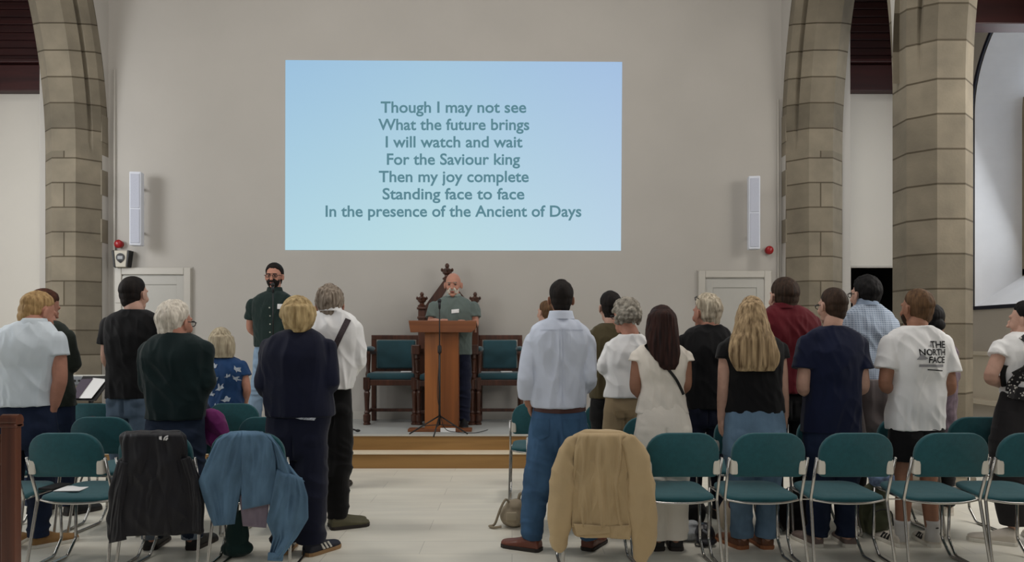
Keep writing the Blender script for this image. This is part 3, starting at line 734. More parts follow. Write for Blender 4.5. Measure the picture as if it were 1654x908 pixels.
c.tube([(p[0], p[1]-0.02, p[2]) for p in pts], 0.004, 8, 6); o = c.build('microphone_cable', BLACK, smooth=True); o.location = ((711-CX)*8.25/FPX, 8.25, PZ+0.002); tag(o, 'thin black cable hanging down the lectern microphone stand', 'cable')
# low black stand foot beside the suit-trousered worshipper
d = 8.3
t = empty('floor_stand', ((556-CX)*d/FPX, d, PZ), 'black low stand foot poking out beside the black trousers on the platform edge', 'stand')
MB().tube([(0, 0, 0.07), (0.15, -0.02, 0.03)], 0.009).build('leg', BLACK, t, smooth=True); MB().tube([(0, 0, 0.07), (-0.15, -0.02, 0.03)], 0.009).build('leg', BLACK, t, smooth=True)
V, F = ell_geo((0.155, -0.02, 0.03), (0.03, 0.014, 0.016), None, 10, 8); MB().add(V, F).build('rubber_foot', BLACK, t, smooth=True)
MB().tube([(0, 0, 0.0), (0, 0, 0.5)], 0.012).build('pole', BLACK, t, smooth=True)

# ---- electric keyboard and music stand at the left
def keyboard():
    d = 7.45; k = d/FPX; z = CAMH+(CY-612)*k
    t = empty('electric_keyboard', ((146-CX)*k, d, 0), 'grey electric keyboard on a stand at the left', 'keyboard')
    MB().bbox(-0.48, 0.17, -0.16, 0.16, z-0.06, z+0.03, 0.012).build('case', mat('grey_plastic', (92, 96, 102), 0.45, var=0.04), t)
    pn = MB().bbox(-0.46, 0.15, -0.165, -0.15, z-0.045, z+0.022, 0.004).build('control_panel', mat('steel_panel', (120, 124, 130), 0.4, var=0.05), t)
    for i in range(12): MB().tube([(-0.42+i*0.045, -0.176, z-0.01), (-0.42+i*0.045, -0.163, z-0.01)], 0.010, 12).build('knob', BLACK, t)
    MB().bbox(-0.46, 0.15, -0.12, 0.10, z+0.028, z+0.036, 0.003).build('key_bed', mat('ivory_keys', (222, 222, 216), 0.4, var=0), t)
    MB().tube([(-0.42, 0, z-0.06), (0.10, 0, 0.02)], 0.014).build('stand_leg', BLACK, t); MB().tube([(0.10, 0.03, z-0.06), (-0.42, 0.03, 0.02)], 0.014).build('stand_leg', BLACK, t)
keyboard()
def music_stand():
    d = 7.0; k = d/FPX; X = lambda px: (px-145)*k; Z = lambda py: CAMH+(CY-py)*k
    t = empty('music_stand', ((145-CX)*k, d, 0), 'black music stand with papers beside the standing man in black tee', 'music stand')
    b = MB(); b.add([(X(122), -0.10, Z(645)), (X(163), -0.10, Z(646)), (X(175), 0.08, Z(608)), (X(126), 0.08, Z(608))]+[(X(122), -0.08, Z(646)), (X(163), -0.08, Z(647)), (X(175), 0.10, Z(609)), (X(126), 0.10, Z(609))],
                    [(0, 1, 2, 3), (7, 6, 5, 4), (0, 4, 5, 1), (1, 5, 6, 2), (2, 6, 7, 3), (3, 7, 4, 0)]); b.build('desk', BLACK, t, bevel=0.003)
    MB().tube([(0, 0.0, Z(640)), (0, 0, 0.25)], 0.012).build('pole', BLACK, t)
    for a in (0.3, 2.4, 4.5): MB().tube([(0, 0, 0.25), (0.25*cos(a), 0.25*sin(a), 0.012)], 0.009).build('leg', BLACK, t)
    def sheet(pxs, name, m, label, off):
        V = []
        for (px, py, y) in pxs: V.append((X(px), y-off, Z(py)))
        V += [(v[0], v[1]+0.004, v[2]) for v in V]
        s = MB().add(V, [(0, 1, 2, 3), (7, 6, 5, 4), (0, 4, 5, 1), (1, 5, 6, 2), (2, 6, 7, 3), (3, 7, 4, 0)]).build(name, m); s.location = t.location; tag(s, label, 'paper' if 'music' in name else 'tablet')
    sheet([(138, 642, -0.09), (158, 642, -0.09), (168, 613, 0.06), (146, 611, 0.06)], 'sheet_music', WHITEP, 'white music sheet leaning on the black music stand', 0.018)
    sheet([(124, 641, -0.09), (138, 642, -0.09), (147, 612, 0.06), (128, 613, 0.06)], 'tablet', mat('dark_tablet', (84, 76, 88), 0.35, var=0.03), 'dark tablet leaning beside the white sheet on the black music stand', 0.026)
music_stand()

# ---- pew end at the left edge
def pew():
    d = 2.9; k = d/FPX; X = lambda px: (px-22)*k; Z = lambda py: CAMH+(CY-py)*k
    t = empty('pew', ((22-CX)*k, d, 0), 'cherry-brown wooden pew end with rounded top at the left edge', 'pew')
    b = MB(); b.bbox(X(6), X(30), -0.02, 0.02, 0, Z(688), 0.006); b.build('end_post', PEWW, t)
    m = MB().bbox(X(5), X(32), -0.026, 0.026, Z(690), Z(684), 0.004); V, F = tube_geo([(X(5), 0.0, Z(679)), (X(32), 0.0, Z(679))], 0.024, 18, 0, False); m.add(V, F)
    m.build('rounded_cap', PEWW, t, smooth=False)
    MB().bbox(X(-190), X(10), 0.0, 0.045, Z(752), Z(710), 0.005).build('top_rail', PEWW, t)
    c = MB(); c.tube([(X(-190), 0.0, Z(708)), (X(8), 0.0, Z(708))], 0.016, 12); c.build('rail_moulding', PEWW, t, smooth=True)
    MB().box(X(-190), X(12), 0.012, 0.03, 0.05, Z(750)).build('back_panel', wood('cherry_panel', (70, 28, 16), (104, 48, 28), 2.5, 0.35, 'Z', 0.03), t)
    MB().bbox(X(-190), X(10), -0.05, 0.06, 0.0, 0.09, 0.005).build('plinth', PEWW, t)
    MB().bbox(X(-190), X(-125), 0.05, 0.40, 0.40, 0.44, 0.01).build('seat', PEWW, t)
pew()

# ---- the stacking chairs: origin on the floor under the back posts' top, facing +Y
def rounded_panel(w, z0, z1, rt, rb, n=7):
    P = []
    for (cx, cz, r, a0) in ((w-rt, z1-rt, rt, 0), (-w+rt, z1-rt, rt, 90), (-w+rb, z0+rb, rb, 180), (w-rb, z0+rb, rb, 270)):
        for i in range(n): a = radians(a0+90*i/(n-1)); P.append((cx+r*cos(a), cz+r*sin(a)))
    return P
def straight(P, cut=0.022):
    """polyline with short rounded corners"""
    P = [Vector(p) for p in P]; out = [P[0]]
    for i in range(1, len(P)-1):
        a, b, c = P[i-1], P[i], P[i+1]; u = (a-b); v = (c-b); cu = min(cut, u.length*0.4); cv = min(cut, v.length*0.4)
        A = b+u.normalized()*cu; B = b+v.normalized()*cv
        for t in (0, 0.33, 0.67, 1): out.append(A*(1-t)**2+b*2*t*(1-t)+B*t*t)
    out.append(P[-1]); return out
def make_chair():
    t = empty('stacking_chair', (0, 0, 0)); w = 0.222
    # backrest: curved padded panel
    P = rounded_panel(0.214, 0.582, 0.847, 0.122, 0.035)
    b = MB(); n = len(P); lay = [(0.0, 0.94), (0.006, 0.985), (0.020, 1.0), (0.034, 0.985), (0.040, 0.94)]
    zc = 0.715
    for (y, s) in lay:
        for (x, z) in P:
            xx, zz = x*(1-(1-s)*0.55), zc+(z-zc)*(1-(1-s)*0.9)
            b.v.append((xx, y-0.045+(z-0.6)*(-0.16)-0.30*xx*xx*(-1)-0.012, zz))
    for j in range(len(lay)-1):
        for i in range(n): k = (i+1) % n; b.f.append((j*n+i, j*n+k, (j+1)*n+k, (j+1)*n+i))
    b.f.append(tuple(range(n))); b.f.append(tuple((len(lay)-1)*n+i for i in range(n))[::-1])
    b.build('backrest', TEAL, t, smooth=True)
    # seat pad
    S = []
    for (cx, cy, r, a0) in ((0.205-0.09, 0.445-0.09, 0.09, 0), (-0.205+0.09, 0.445-0.09, 0.09, 90), (-0.222+0.07, 0.035+0.05, 0.05, 180), (0.222-0.07, 0.035+0.05, 0.05, 270)):
        for i in range(7): a = radians(a0+90*i/6); S.append((cx+r*cos(a)*(0.07/0.05 if a0 >= 180 else 1), cy+r*sin(a)))
    b = MB(); n = len(S); lay = [(0.418, 0.93), (0.424, 0.98), (0.436, 1.0), (0.448, 0.985), (0.454, 0.93), (0.455, 0.5)]
    for (z, s) in lay:
        for (x, y) in S: b.v.append((x*s, 0.26+(y-0.26)*s, z+0.02*((y-0.05)/0.44)-0.035*(1-s)*0-(0.012*(1-(x/0.22)**2) if y < 0.12 else 0)))
    for j in range(len(lay)-1):
        for i in range(n): k = (i+1) % n; b.f.append((j*n+i, j*n+k, (j+1)*n+k, (j+1)*n+i))
    b.f.append(tuple(range(n))[::-1]); b.f.append(tuple((len(lay)-1)*n+i for i in range(n)))
    b.build('seat', TEAL, t, smooth=True)
    # rod under the seat
    r = MB(); r.tube([(-w, 0.05, 0.432), (-0.12, 0.022, 0.420), (0, 0.015, 0.416), (0.12, 0.022, 0.420), (w, 0.05, 0.432)], 0.007, 8, 5); r.build('seat_rail', CHROME, t, smooth=True)
    r = MB(); r.tube([(-w+0.015, 0.42, 0.43), (w-0.015, 0.42, 0.43)], 0.007, 8); r.tube([(-w+0.01, 0.05, 0.430), (-w+0.015, 0.42, 0.43)], 0.007, 8); r.tube([(w-0.01, 0.05, 0.430), (w-0.015, 0.42, 0.43)], 0.007, 8); r.build('seat_frame', CHROME, t, smooth=True)
    for s in (-1, 1):
        x = s*(w+0.006)
        pts = [(x, -0.052, 0.70), (x*0.99, 0.045, 0.44), (x*1.05, -0.05, 0.010), (x*0.99, 0.34, 0.010), (x*0.975, 0.425, 0.10), (x*0.95, 0.42, 0.43)]
        r = MB(); r.tube(straight(pts), 0.0095, 8, 0); r.build('side_frame', CHROME, t, smooth=True)
        r = MB().bbox(s*0.198-0.020, s*0.198+0.020, -0.058, -0.014, 0.60, 0.688, 0.008); r.build('bracket', BRACKET, t)
    return t
def copy_tree(o, parent=None):
    c = o.copy(); COL.objects.link(c)
    if parent is not None: c.parent = parent
    for ch in o.children:
        copy_tree(ch, c)
    return c
chair0 = make_chair(); used0 = [False]
GC = 'teal stacking chairs set out in rows for the congregation'
def place_chair(px, rear, label, yaw=0.0, link_right=False):
    """px: middle of the backrest; rear: distance of the back posts"""
    if used0[0]: c = copy_tree(chair0)
    else: c = chair0; used0[0] = True
    d = rear-0.06; c.location = ((px-CX)*d/FPX, rear, 0); c.rotation_euler.z = yaw; tag(c, label, 'chair', GC)
    if link_right:
        m = MB(); m.tube([(0.235, 0.045, 0.436), (0.31, 0.045, 0.436)], 0.004, 6); m.build('linking_bar', CHROME, c)
    return c
R1, R2, R3 = 4.38, 5.24, 6.3
# nearest row
cA = place_chair(105, R1, 'teal stacking chair with a white sheet on its seat, beside the pew end')
cB = place_chair(250, R1, 'teal stacking chair under the black jacket in the nearest row')
cC = place_chair(399, R1, 'teal stacking chair under the blue denim shirt in the nearest row', 0.03)
cD = place_chair(975, R1, 'teal stacking chair hidden under the tan jacket in the nearest row', 0.06)
place_chair(1103, R1, 'empty teal chair in the nearest row behind the woman in all white', 0, False)
place_chair(1242, R1, 'empty teal chair in the nearest row behind the long-haired blonde woman', 0, True)
place_chair(1384, R1, 'empty teal chair in the nearest row behind the man in navy tee', 0, True)
place_chair(1538, R1, 'empty teal chair in the nearest row behind the white printed tee and shorts', 0, False)
place_chair(1673, R1, 'teal chair cut off by the right edge, behind the woman with baby carrier', 0, False)
place_chair(-44, R1, 'teal chair almost hidden behind the pew end at the left edge')
# second row
place_chair(163, R2, 'teal chair of the second row seen between the white-sheet chair and the black jacket')
place_chair(30, R2, 'teal chair of the second row behind the pew end')
place_chair(299, R2, 'teal chair of the second row holding the purple garment')
place_chair(434, R2, 'teal chair of the second row behind the blue denim shirt')
place_chair(905, R2, 'teal chair of the second row beyond the legs of the man in pale blue shirt')
place_chair(1056, R2, 'teal chair of the second row beyond the woman in all white')
place_chair(1204, R2, 'teal chair of the second row beyond the long-haired blonde woman')
place_chair(1338, R2, 'teal chair of the second row beyond the man in navy tee')
place_chair(1468, R2, 'teal chair of the second row beyond the white printed tee')
place_chair(1583, R2, 'teal chair of the second row beside the charcoal trousers on the right')
# third row
place_chair(148, R3, 'teal chair of the third row under the music stand')
place_chair(377, R3, 'teal chair of the third row beside the woman in bird-print top')
place_chair(868, R3, 'teal chair of the third row nearest the centre aisle, above the beige bag', 0)
place_chair(985, R3, 'teal chair of the third row behind the khaki trousers')
# ================================================================== PEOPLE
def skin(name, rgb): return mat('skin_'+name, rgb, 0.6, var=0.06, scale=30, spec=0.35)
SKIN_F = skin('fair', (196, 156, 138)); SKIN_M = skin('tanned', (158, 114, 92)); SKIN_R = skin('ruddy', (184, 132, 112)); SKIN_B = skin('brown', (112, 78, 62))
def hairm(name, c1, c2, scale=9, st=(30, 30, 2.5), rough=0.7):
    if 'h_'+name in MATS: return MATS['h_'+name]
    m, n, l, b = nt('hair_'+name)
    tc = n.new('ShaderNodeTexCoord'); mp = n.new('ShaderNodeMapping'); mp.inputs['Scale'].default_value = st; l.new(tc.outputs['Object'], mp.inputs[0])
    nz = n.new('ShaderNodeTexNoise'); nz.inputs['Scale'].default_value = 2.0; nz.inputs['Detail'].default_value = 5; l.new(mp.outputs[0], nz.inputs['Vector'])
    r = n.new('ShaderNodeValToRGB'); e = r.color_ramp.elements; e[0].position = 0.3; e[1].position = 0.7; e[0].color = srgb(c1)+(1,); e[1].color = srgb(c2)+(1,)
    l.new(nz.outputs[0], r.inputs[0]); l.new(r.outputs[0], b.inputs['Base Color']); b.inputs['Roughness'].default_value = rough; b.inputs['Specular IOR Level'].default_value = 0.22
    bn = n.new('ShaderNodeBump'); bn.inputs['Strength'].default_value = 0.5; bn.inputs['Distance'].default_value = 0.01; l.new(nz.outputs[0], bn.inputs['Height']); l.new(bn.outputs[0], b.inputs['Normal'])
    MATS['h_'+name] = m; return m
def cloth(name, rgb, var=0.06, bump=0.15, bs=350, scale=5, rough=0.88, sheen=0.1): return mat('cloth_'+name, rgb, rough, var=var, scale=scale, bump=bump, bscale=bs, sheen=sheen, spec=0.25)
def denim(name, rgb): return mat('denim_'+name, rgb, 0.85, var=0.28, scale=7, bump=0.2, bscale=500, stretch=(1, 1, 0.6), spec=0.2)
def check_mat():
    m, n, l, b = nt('blue_check_cotton')
    tc = n.new('ShaderNodeTexCoord'); w1 = n.new('ShaderNodeTexWave'); w1.wave_type = 'BANDS'; w1.bands_direction = 'Z'; w1.inputs['Scale'].default_value = 22
    w2 = n.new('ShaderNodeTexWave'); w2.bands_direction = 'X'; w2.inputs['Scale'].default_value = 18
    l.new(tc.outputs['Object'], w1.inputs[0]); l.new(tc.outputs['Object'], w2.inputs[0])
    a = n.new('ShaderNodeMath'); a.operation = 'MULTIPLY_ADD'; a.inputs[1].default_value = 0.45; l.new(w2.outputs['Fac'], a.inputs[0]); l.new(w1.outputs['Fac'], a.inputs[2])
    r = n.new('ShaderNodeValToRGB'); e = r.color_ramp.elements; e[0].position = 0.15; e[0].color = srgb((104, 122, 146))+(1,); e[1].position = 1.2/1.45; e[1].color = srgb((178, 190, 206))+(1,)
    l.new(a.outputs[0], r.inputs[0]); l.new(r.outputs[0], b.inputs['Base Color']); b.inputs['Roughness'].default_value = 0.9; return m

def head_dir(R, p): return R @ Vector(p)
def head_pieces(C, k, R, beard=False):
    """head solid: skull, jaw, neck root, nose, ears, brow, lips"""
    def E(c, r, rot=None, nu=24, nv=16):
        c = C+R @ (Vector(c)*k); M3 = R.to_3x3() if rot is None else (R.to_3x3() @ rot)
        return ell_geo(c, tuple(x*k for x in r), M3, nu, nv)
    P = [E((0, -0.012, 0.022), (0.075, 0.094, 0.094)),           # skull
         E((0, 0.026, -0.012), (0.066, 0.066, 0.086)),           # face
         E((0, 0.040, -0.072), (0.050, 0.048, 0.042)),           # jaw
         E((0, 0.074, -0.098), (0.024, 0.020, 0.018)),           # chin
         E((0, 0.070, 0.030), (0.052, 0.026, 0.016)),            # brow
         E((0, 0.098, -0.014), (0.011, 0.014, 0.026)),           # nose bridge
         E((0, 0.106, -0.030), (0.017, 0.015, 0.012)),           # nose tip
         E((0, 0.086, -0.062), (0.024, 0.012, 0.007)),           # lips
         E((0, 0.084, -0.073), (0.020, 0.012, 0.007)),
         E((0.036, 0.066, -0.030), (0.024, 0.022, 0.026)), E((-0.036, 0.066, -0.030), (0.024, 0.022, 0.026))]
    for s in (-1, 1):
        rot = Matrix.Rotation(s*radians(22), 3, 'Z')
        P.append(E((s*0.086, -0.006, -0.008), (0.008, 0.019, 0.033), rot, 14, 12))
        P.append(E((s*0.081, 0.002, -0.026), (0.009, 0.012, 0.016), rot, 12, 10))
    return P
def cap_hair(C, k, R, t=0.012, nape=-0.62, front=0.60, side=-0.05, face=0.20, rough=0.0, seed=0, top=0.0, density=1):
    """hair shell over the skull; returns V, F (closed)"""
    nu, nv = 72, 48; V = []
    V0, F = ell_geo((0, 0, 0), (1, 1, 1), None, nu, nv)
    U = np.array(V0)
    zl = np.interp(U[:, 1], [-1.0, -0.42, -0.20, -0.05, face, face+0.28, face+0.55, 1.0], [nape-0.16, nape-0.10, (nape+side)/2-0.08, side, side+0.05, 0.42, front, front])
    zl = zl+0.09*vnoise(U*np.array([9, 9, 4])+seed*1.7)
    m = np.clip((U[:, 2]-zl)/0.20+0.5, 0, 1); m = m*m*(3-2*m); thick = np.clip(0.22+(U[:, 2]-zl)/0.75, 0.2, 1.0)
    rx, ry, rz = 0.0755, 0.096, 0.096
    base = U*np.array([rx, ry, rz])+np.array([0, -0.012, 0.022])
    # nape follows the back of the neck
    low = np.clip(-U[:, 2], 0, 1)
    base[:, 1] += np.where(U[:, 1] < 0, low*0.026, 0)
    nz = vnoise(U*np.array([7, 7, 2.5])+seed*3.3)*0.5+vnoise(U*np.array([16, 16, 5])+seed)*0.35
    off = -0.012+m*(0.012+t*thick+top*np.clip(U[:, 2], 0, 1)+rough*nz*thick)
    P = base+U*off[:, None]
    for p in P: V.append(tuple(C+R @ (Vector(p)*k)))
    return V, F
def curly_hair(C, k, R, t=0.02, seed=0, nape=-0.7):
    rnd = random.Random(seed); V, F = cap_hair(C, k, R, t, nape=nape, front=0.5, side=-0.35, face=0.1, rough=0.008, seed=seed)
    P = [(V, F)]
    for i in range(230):
        u = Vector((rnd.gauss(0, 1), rnd.gauss(-0.25, 1), rnd.gauss(0.25, 1))).normalized()
        if u.y > 0.35 and u.z < 0.5: continue
        if u.z < -0.6: continue
        c = Vector((0.076*u.x, 0.096*u.y-0.012, 0.097*u.z+0.022))+u*(t*0.9)
        r = rnd.uniform(0.010, 0.016)
        P.append(ell_geo(C+R @ (c*k), (r*k, r*k, r*k*1.15), None, 8, 6))
    return P

def hand_pieces(wr, dirv, nrm, k=1.0, curl=0.6, side=1):
    """palm plus four fingers and a thumb. dirv along the forearm, nrm out of the back of the hand"""
    d = Vector(dirv).normalized(); n = Vector(nrm); n = (n-d*n.dot(d)).normalized(); x = d.cross(n)*side
    wr = Vector(wr); R = Matrix((x, d, n)).transposed()
    P = [ell_geo(wr+d*0.045*k, (0.040*k, 0.052*k, 0.017*k), R, 16, 12)]
    for i, (o, L) in enumerate(((-0.030, 0.066), (-0.010, 0.078), (0.011, 0.073), (0.030, 0.056))):
        p0 = wr+d*0.07*k+x*o*k*0.95; a = 0.0; pts = [p0]; dd = d.copy()
        spread = x*(o*0.9)
        for s in (0.42, 0.33, 0.25):
            a += curl*(0.6 if s > 0.4 else 0.8); v = (d*cos(a)-n*sin(a)+spread).normalized(); pts.append(pts[-1]+v*L*s*k)
        P.append(tube_geo(pts, [0.0098*k, 0.0092*k, 0.0086*k, 0.0076*k], 8))
    p0 = wr+d*0.02*k-x*0.026*k; v1 = (d*0.75-x*0.75-n*0.3).normalized(); v2 = (d*0.95-x*0.25-n*0.4).normalized()
    P.append(tube_geo([p0, p0+v1*0.034*k, p0+v1*0.034*k+v2*0.026*k, p0+v1*0.034*k+v2*0.046*k], [0.014*k, 0.0115*k, 0.0105*k, 0.009*k], 8))
    return P

def shoe(parent, px, d, yaw, m, solem, z0=0.0, L=0.285, w=0.052, trim=None, high=0.0, origin=None):
    """heel at px; yaw 0 points away from the camera, positive to the right"""
    x = (px-CX)*d/FPX; R = Matrix.Rotation(-yaw, 3, 'Z')
    prof = [(0.0, 0.72, 0.060), (0.012, 0.86, 0.072+high), (0.05, 0.92, 0.082+high), (0.10, 0.90, 0.078+high*0.4), (0.15, 0.98, 0.062), (0.20, 1.08, 0.050), (0.245, 0.98, 0.042), (0.272, 0.70, 0.034), (0.285, 0.35, 0.026)]
    rings = []
    for (y, ws, h) in prof:
        r = []
        for i in range(16):
            a = 2*pi*i/16; xx = w*ws*cos(a); zz = 0.014+max(0.0, (0.5+0.5*sin(a)))*h if sin(a) > -0.3 else 0.014
            r.append((xx*(0.55+0.45*(1-max(0, sin(a)))), (y-0.03)*L/0.285, zz))
        rings.append(r)
    V, F = loft_geo(rings)
    o = fuse([([tuple(R @ Vector(p)) for p in V], F)], 0.005, 2)
    s = link('shoe', o, m, parent); s.location = (x-origin[0], d-origin[1], z0-origin[2])
    sr = []
    for z, sc in ((0.0, 0.97), (0.004, 1.03), (0.020, 1.04), (0.024, 1.0)):
        rr = []
        for (y, ws) in ((-0.036, 0.0), (-0.034, 0.62), (-0.015, 0.90), (0.05, 0.98), (0.12, 1.0), (0.17, 1.08), (0.22, 1.02), (0.245, 0.7), (0.262, 0.0)):
            rr.append((w*ws*sc, y*L/0.285*1.0, z))
        rr += [(-p[0], p[1], p[2]) for p in rr[-2:0:-1]]
        sr.append([tuple(R @ Vector(p)) for p in rr])
    V, F = loft_geo(sr); MB().add(V, F).build('sole', solem, s)
    if trim is not None:
        t = MB()
        for yy in (0.07, 0.10, 0.13):
            for sd in (-1, 1):
                q = [Vector((sd*w*0.97, yy, 0.028)), Vector((sd*w*1.0, yy+0.014, 0.028)), Vector((sd*w*0.72, yy-0.004, 0.066)), Vector((sd*w*0.69, yy-0.018, 0.066))]
                q2 = [p*1.0+Vector((sd*0.006, 0, 0.004)) for p in q]
                t.add([tuple(R @ p) for p in q+q2], [(0, 1, 2, 3), (7, 6, 5, 4), (0, 4, 5, 1), (1, 5, 6, 2), (2, 6, 7, 3), (3, 7, 4, 0)])
        t.build('shoe_stripes', trim, s)
    return s

GP = 'people standing to sing among the chairs'
PEOPLE = {}
def person(key, label, d, head, torso, arms, sk, top=None, topname='shirt', legs=None, bottom=None, bname='trousers', hair=None, hairmat=None,
           floor=0.0, topdep=0.65, ncol=None, foldsp=(0.013, 12, 3.3), feet=None, solem=None, shoem=None, legfold=0.011, rtop=None,
           crotch=None, bwaist=None, skinlegs=None, group=GP, neck=None, shoetrim=None, belly=0.0, tdd=0.0, legto=None, hipdep=0.62, collar=None, ankle_z=0.075, butt=1.0, shirtvox=0.0065):
    d += 0.07 if 4.7 < d < 5.0 else (0.25 if (5.4 <= d < 5.75 and key not in ('whiteshirt',)) else 0.0)
    s_ = FPX/d
    cx = (torso[-1][1]+torso[-1][2])/2
    org = ((cx-CX)*d/FPX, d, floor)
    t = empty('person', org, label, 'person', group)
    rel = lambda p: (p[0]-org[0], p[1]-org[1], p[2]-org[2])
    # ---- head
    hx, htop, hw = head['x'], head['top'], head['w']; yaw = radians(head.get('yaw', 0)); pitch = radians(head.get('pitch', 0))
    ht = head.get('t', 0.012); k = hw/s_/(0.152+2*ht)
    R = Matrix.Rotation(-yaw, 3, 'Z') @ Matrix.Rotation(-pitch, 3, 'X') @ Matrix.Rotation(radians(head.get('roll', 0)), 3, 'Y')
    dd = head.get('dd', 0.03)
    C = W(hx, htop, d+dd)-Vector((0, 0, (0.119+ht)*k))
    # ---- torso rings from outline
    ys = [r[0] for r in torso]; y0, y1 = ys[0], ys[-1]; ref = np.mean([(r[2]-r[1])/2 for r in torso[len(torso)//2:]])/s_
    def trings(shrink=0.0, extra=0.0, upto=None):
        n = max(14, int((y1-y0)/6)); out = []
        for i in range(n+1):
            y = y0+(y1-y0)*i/n
            if upto and y > upto: break
            xl = np.interp(y, ys, [r[1] for r in torso]); xr = np.interp(y, ys, [r[2] for r in torso])
            c = W((xl+xr)/2, y, d+tdd); rx = (xr-xl)/2*d/FPX-shrink
            u = min(1.0, (y-y0)/(0.30*(y1-y0))); dep = max(ref*topdep*(0.52+0.48*sqrt(u)), 0.080)-shrink
            ry = min(dep, rx*1.05)
            cyy = c.y-0.02*sin(pi*min(1, (y-y0)/(0.55*(y1-y0)+1e-6)))+(0.03*(1-u))*0+belly*0.5*np.interp((y-y0)/(y1-y0), [0.4, 0.75, 1], [0, 1, 0.8])
            out.append(ring(c.x, cyy, c.z, max(rx, 0.02), max(ry+belly*0.3*np.interp((y-y0)/(y1-y0), [0.4, 0.75, 1], [0, 1, 0.8]), 0.02), 36, 2.35))
        return out
    skp = [loft_geo(trings(0.042 if top is not None else 0.014))]
    # neck
    nb = W((torso[0][1]+torso[0][2])/2, torso[0][0], d) if neck is None else W(neck[0], neck[1], d)
    nk = C+R @ Vector((0, -0.022*k, -0.075*k))
    skp.append(tube_geo([C+R @ Vector((0, -0.02*k, -0.03*k)), nk, Vector((nb.x, d-0.012, nb.z+0.01)), Vector((nb.x, d, nb.z-0.07))], [0.056*k, 0.056*k, 0.059*k, 0.066*k], 18, 4))
    skp += head_pieces(C, k, R)
    # ---- arms
    sleeves = []
    for a in arms:
        pts = [W(p[0], p[1], d+(p[2] if len(p) > 2 else 0)) for p in a['p']]
        kk = a.get('k', 1.0); rad = a.get('r', [0.050, 0.041, 0.027]); rad = [x*kk for x in rad]
        sl = a.get('sleeve', 0.5)
        h1 = 0.72 if sl > 0.4 else (0.85 if sl > 0.05 else 1); h2 = 0.72 if sl > 1.3 else 1
        skp.append(tube_geo([pts[0], (pts[0]*0.45+pts[1]*0.55), pts[1], (pts[1]*0.62+pts[2]*0.38), pts[2]], [rad[0]*h1, rad[0]*0.92*(h1 if sl > 0.8 else 1), rad[1]*(h2 if sl > 1.3 else 1), rad[1]*0.98*h2, rad[2]], 14, 4))
        fd = (pts[2]-pts[1]).normalized(); sg = a.get('side', 1)
        skp += hand_pieces(pts[2]-fd*0.01, a.get('hd', fd), a.get('n', (sg, 0, 0.1)), a.get('hk', 1.0)*0.98, a.get('curl', 0.5), a.get('ts', sg))
        sl = a.get('sleeve', 0.5); lo = a.get('loose', 0.016)
        if sl > 0:
            path = [pts[0], pts[0]*0.5+pts[1]*0.5, pts[1], pts[1]*0.5+pts[2]*0.5, pts[2]]; rp = [rad[0], rad[0]*0.95, rad[1], (rad[1]+rad[2])/2+0.002, rad[2]]
            q = []; qr = []; N = 12
            for i in range(N+1):
                u = sl*i/N*2; j = min(int(u), 3); f = u-j; q.append(path[j].lerp(path[j+1], f)); qr.append(rp[j]*(1-f)+rp[j+1]*f+lo*(0.6+0.4*i/N) + (a.get('flare', 0.006) if sl < 1.2 else 0)*(i/N))
            d0 = (q[0]-q[1]).normalized(); r0 = qr[0]
            pre = [(q[0]+d0*r0*t_, r0*sqrt(1-t_*t_)) for t_ in (0.97, 0.8, 0.45)]
            sleeves.append(tube_geo([x[0] for x in pre]+q, [x[1] for x in pre]+qr, 20, 0, False))
    # ---- legs
    if legs is None:
        hwid = (torso[-1][2]-torso[-1][1])*0.5
        Hh = CAMH-(htop-CY)/s_-floor; zc, zk = 0.435*Hh, 0.265*Hh
        c0 = CY+s_*(CAMH-floor-zc)
        legs = [[(cx-hwid*0.48, c0, hwid*0.51), (cx-hwid*0.50, CY+s_*(CAMH-floor-zk), hwid*0.34), (cx-hwid*0.55, CY+s_*(CAMH-floor-0.10), hwid*0.27)],
                [(cx+hwid*0.48, c0, hwid*0.51), (cx+hwid*0.50, CY+s_*(CAMH-floor-zk), hwid*0.34), (cx+hwid*0.55, CY+s_*(CAMH-floor-0.10), hwid*0.27)]]
        c0y = c0
    bpieces = []
    wl, wr_ = (torso[-1][1], torso[-1][2]) if bwaist is None else (bwaist[1], bwaist[2]); wy = torso[-1][0] if bwaist is None else bwaist[0]
    cr = crotch if crotch else legs[0][0][1]
    hipL = min(l[0][0]-l[0][2] for l in legs); hipR = max(l[0][0]+l[0][2] for l in legs)
    rings = []
    for i in range(9):
        u = i/8; y = wy-6+(cr+0.05*s_-wy+6)*u; e = sin(min(1, u*1.15)*pi/2)
        xl = wl+2+(hipL-wl-2)*e; xr = wr_-2+(hipR-wr_+2)*e
        c = W((xl+xr)/2, y, d+tdd); rx = (xr-xl)/2*d/FPX
        rings.append(ring(c.x, c.y-0.012*sin(pi*u), c.z, rx, rx*hipdep*(0.92 if u < 0.9 else 0.8), 32, 2.3))
    bpieces.append(loft_geo(rings)); skp.append(loft_geo([[(p[0]*0.78+org[0]*0.22, p[1]*0.7+d*0.3, p[2]) for p in r] for r in rings]))
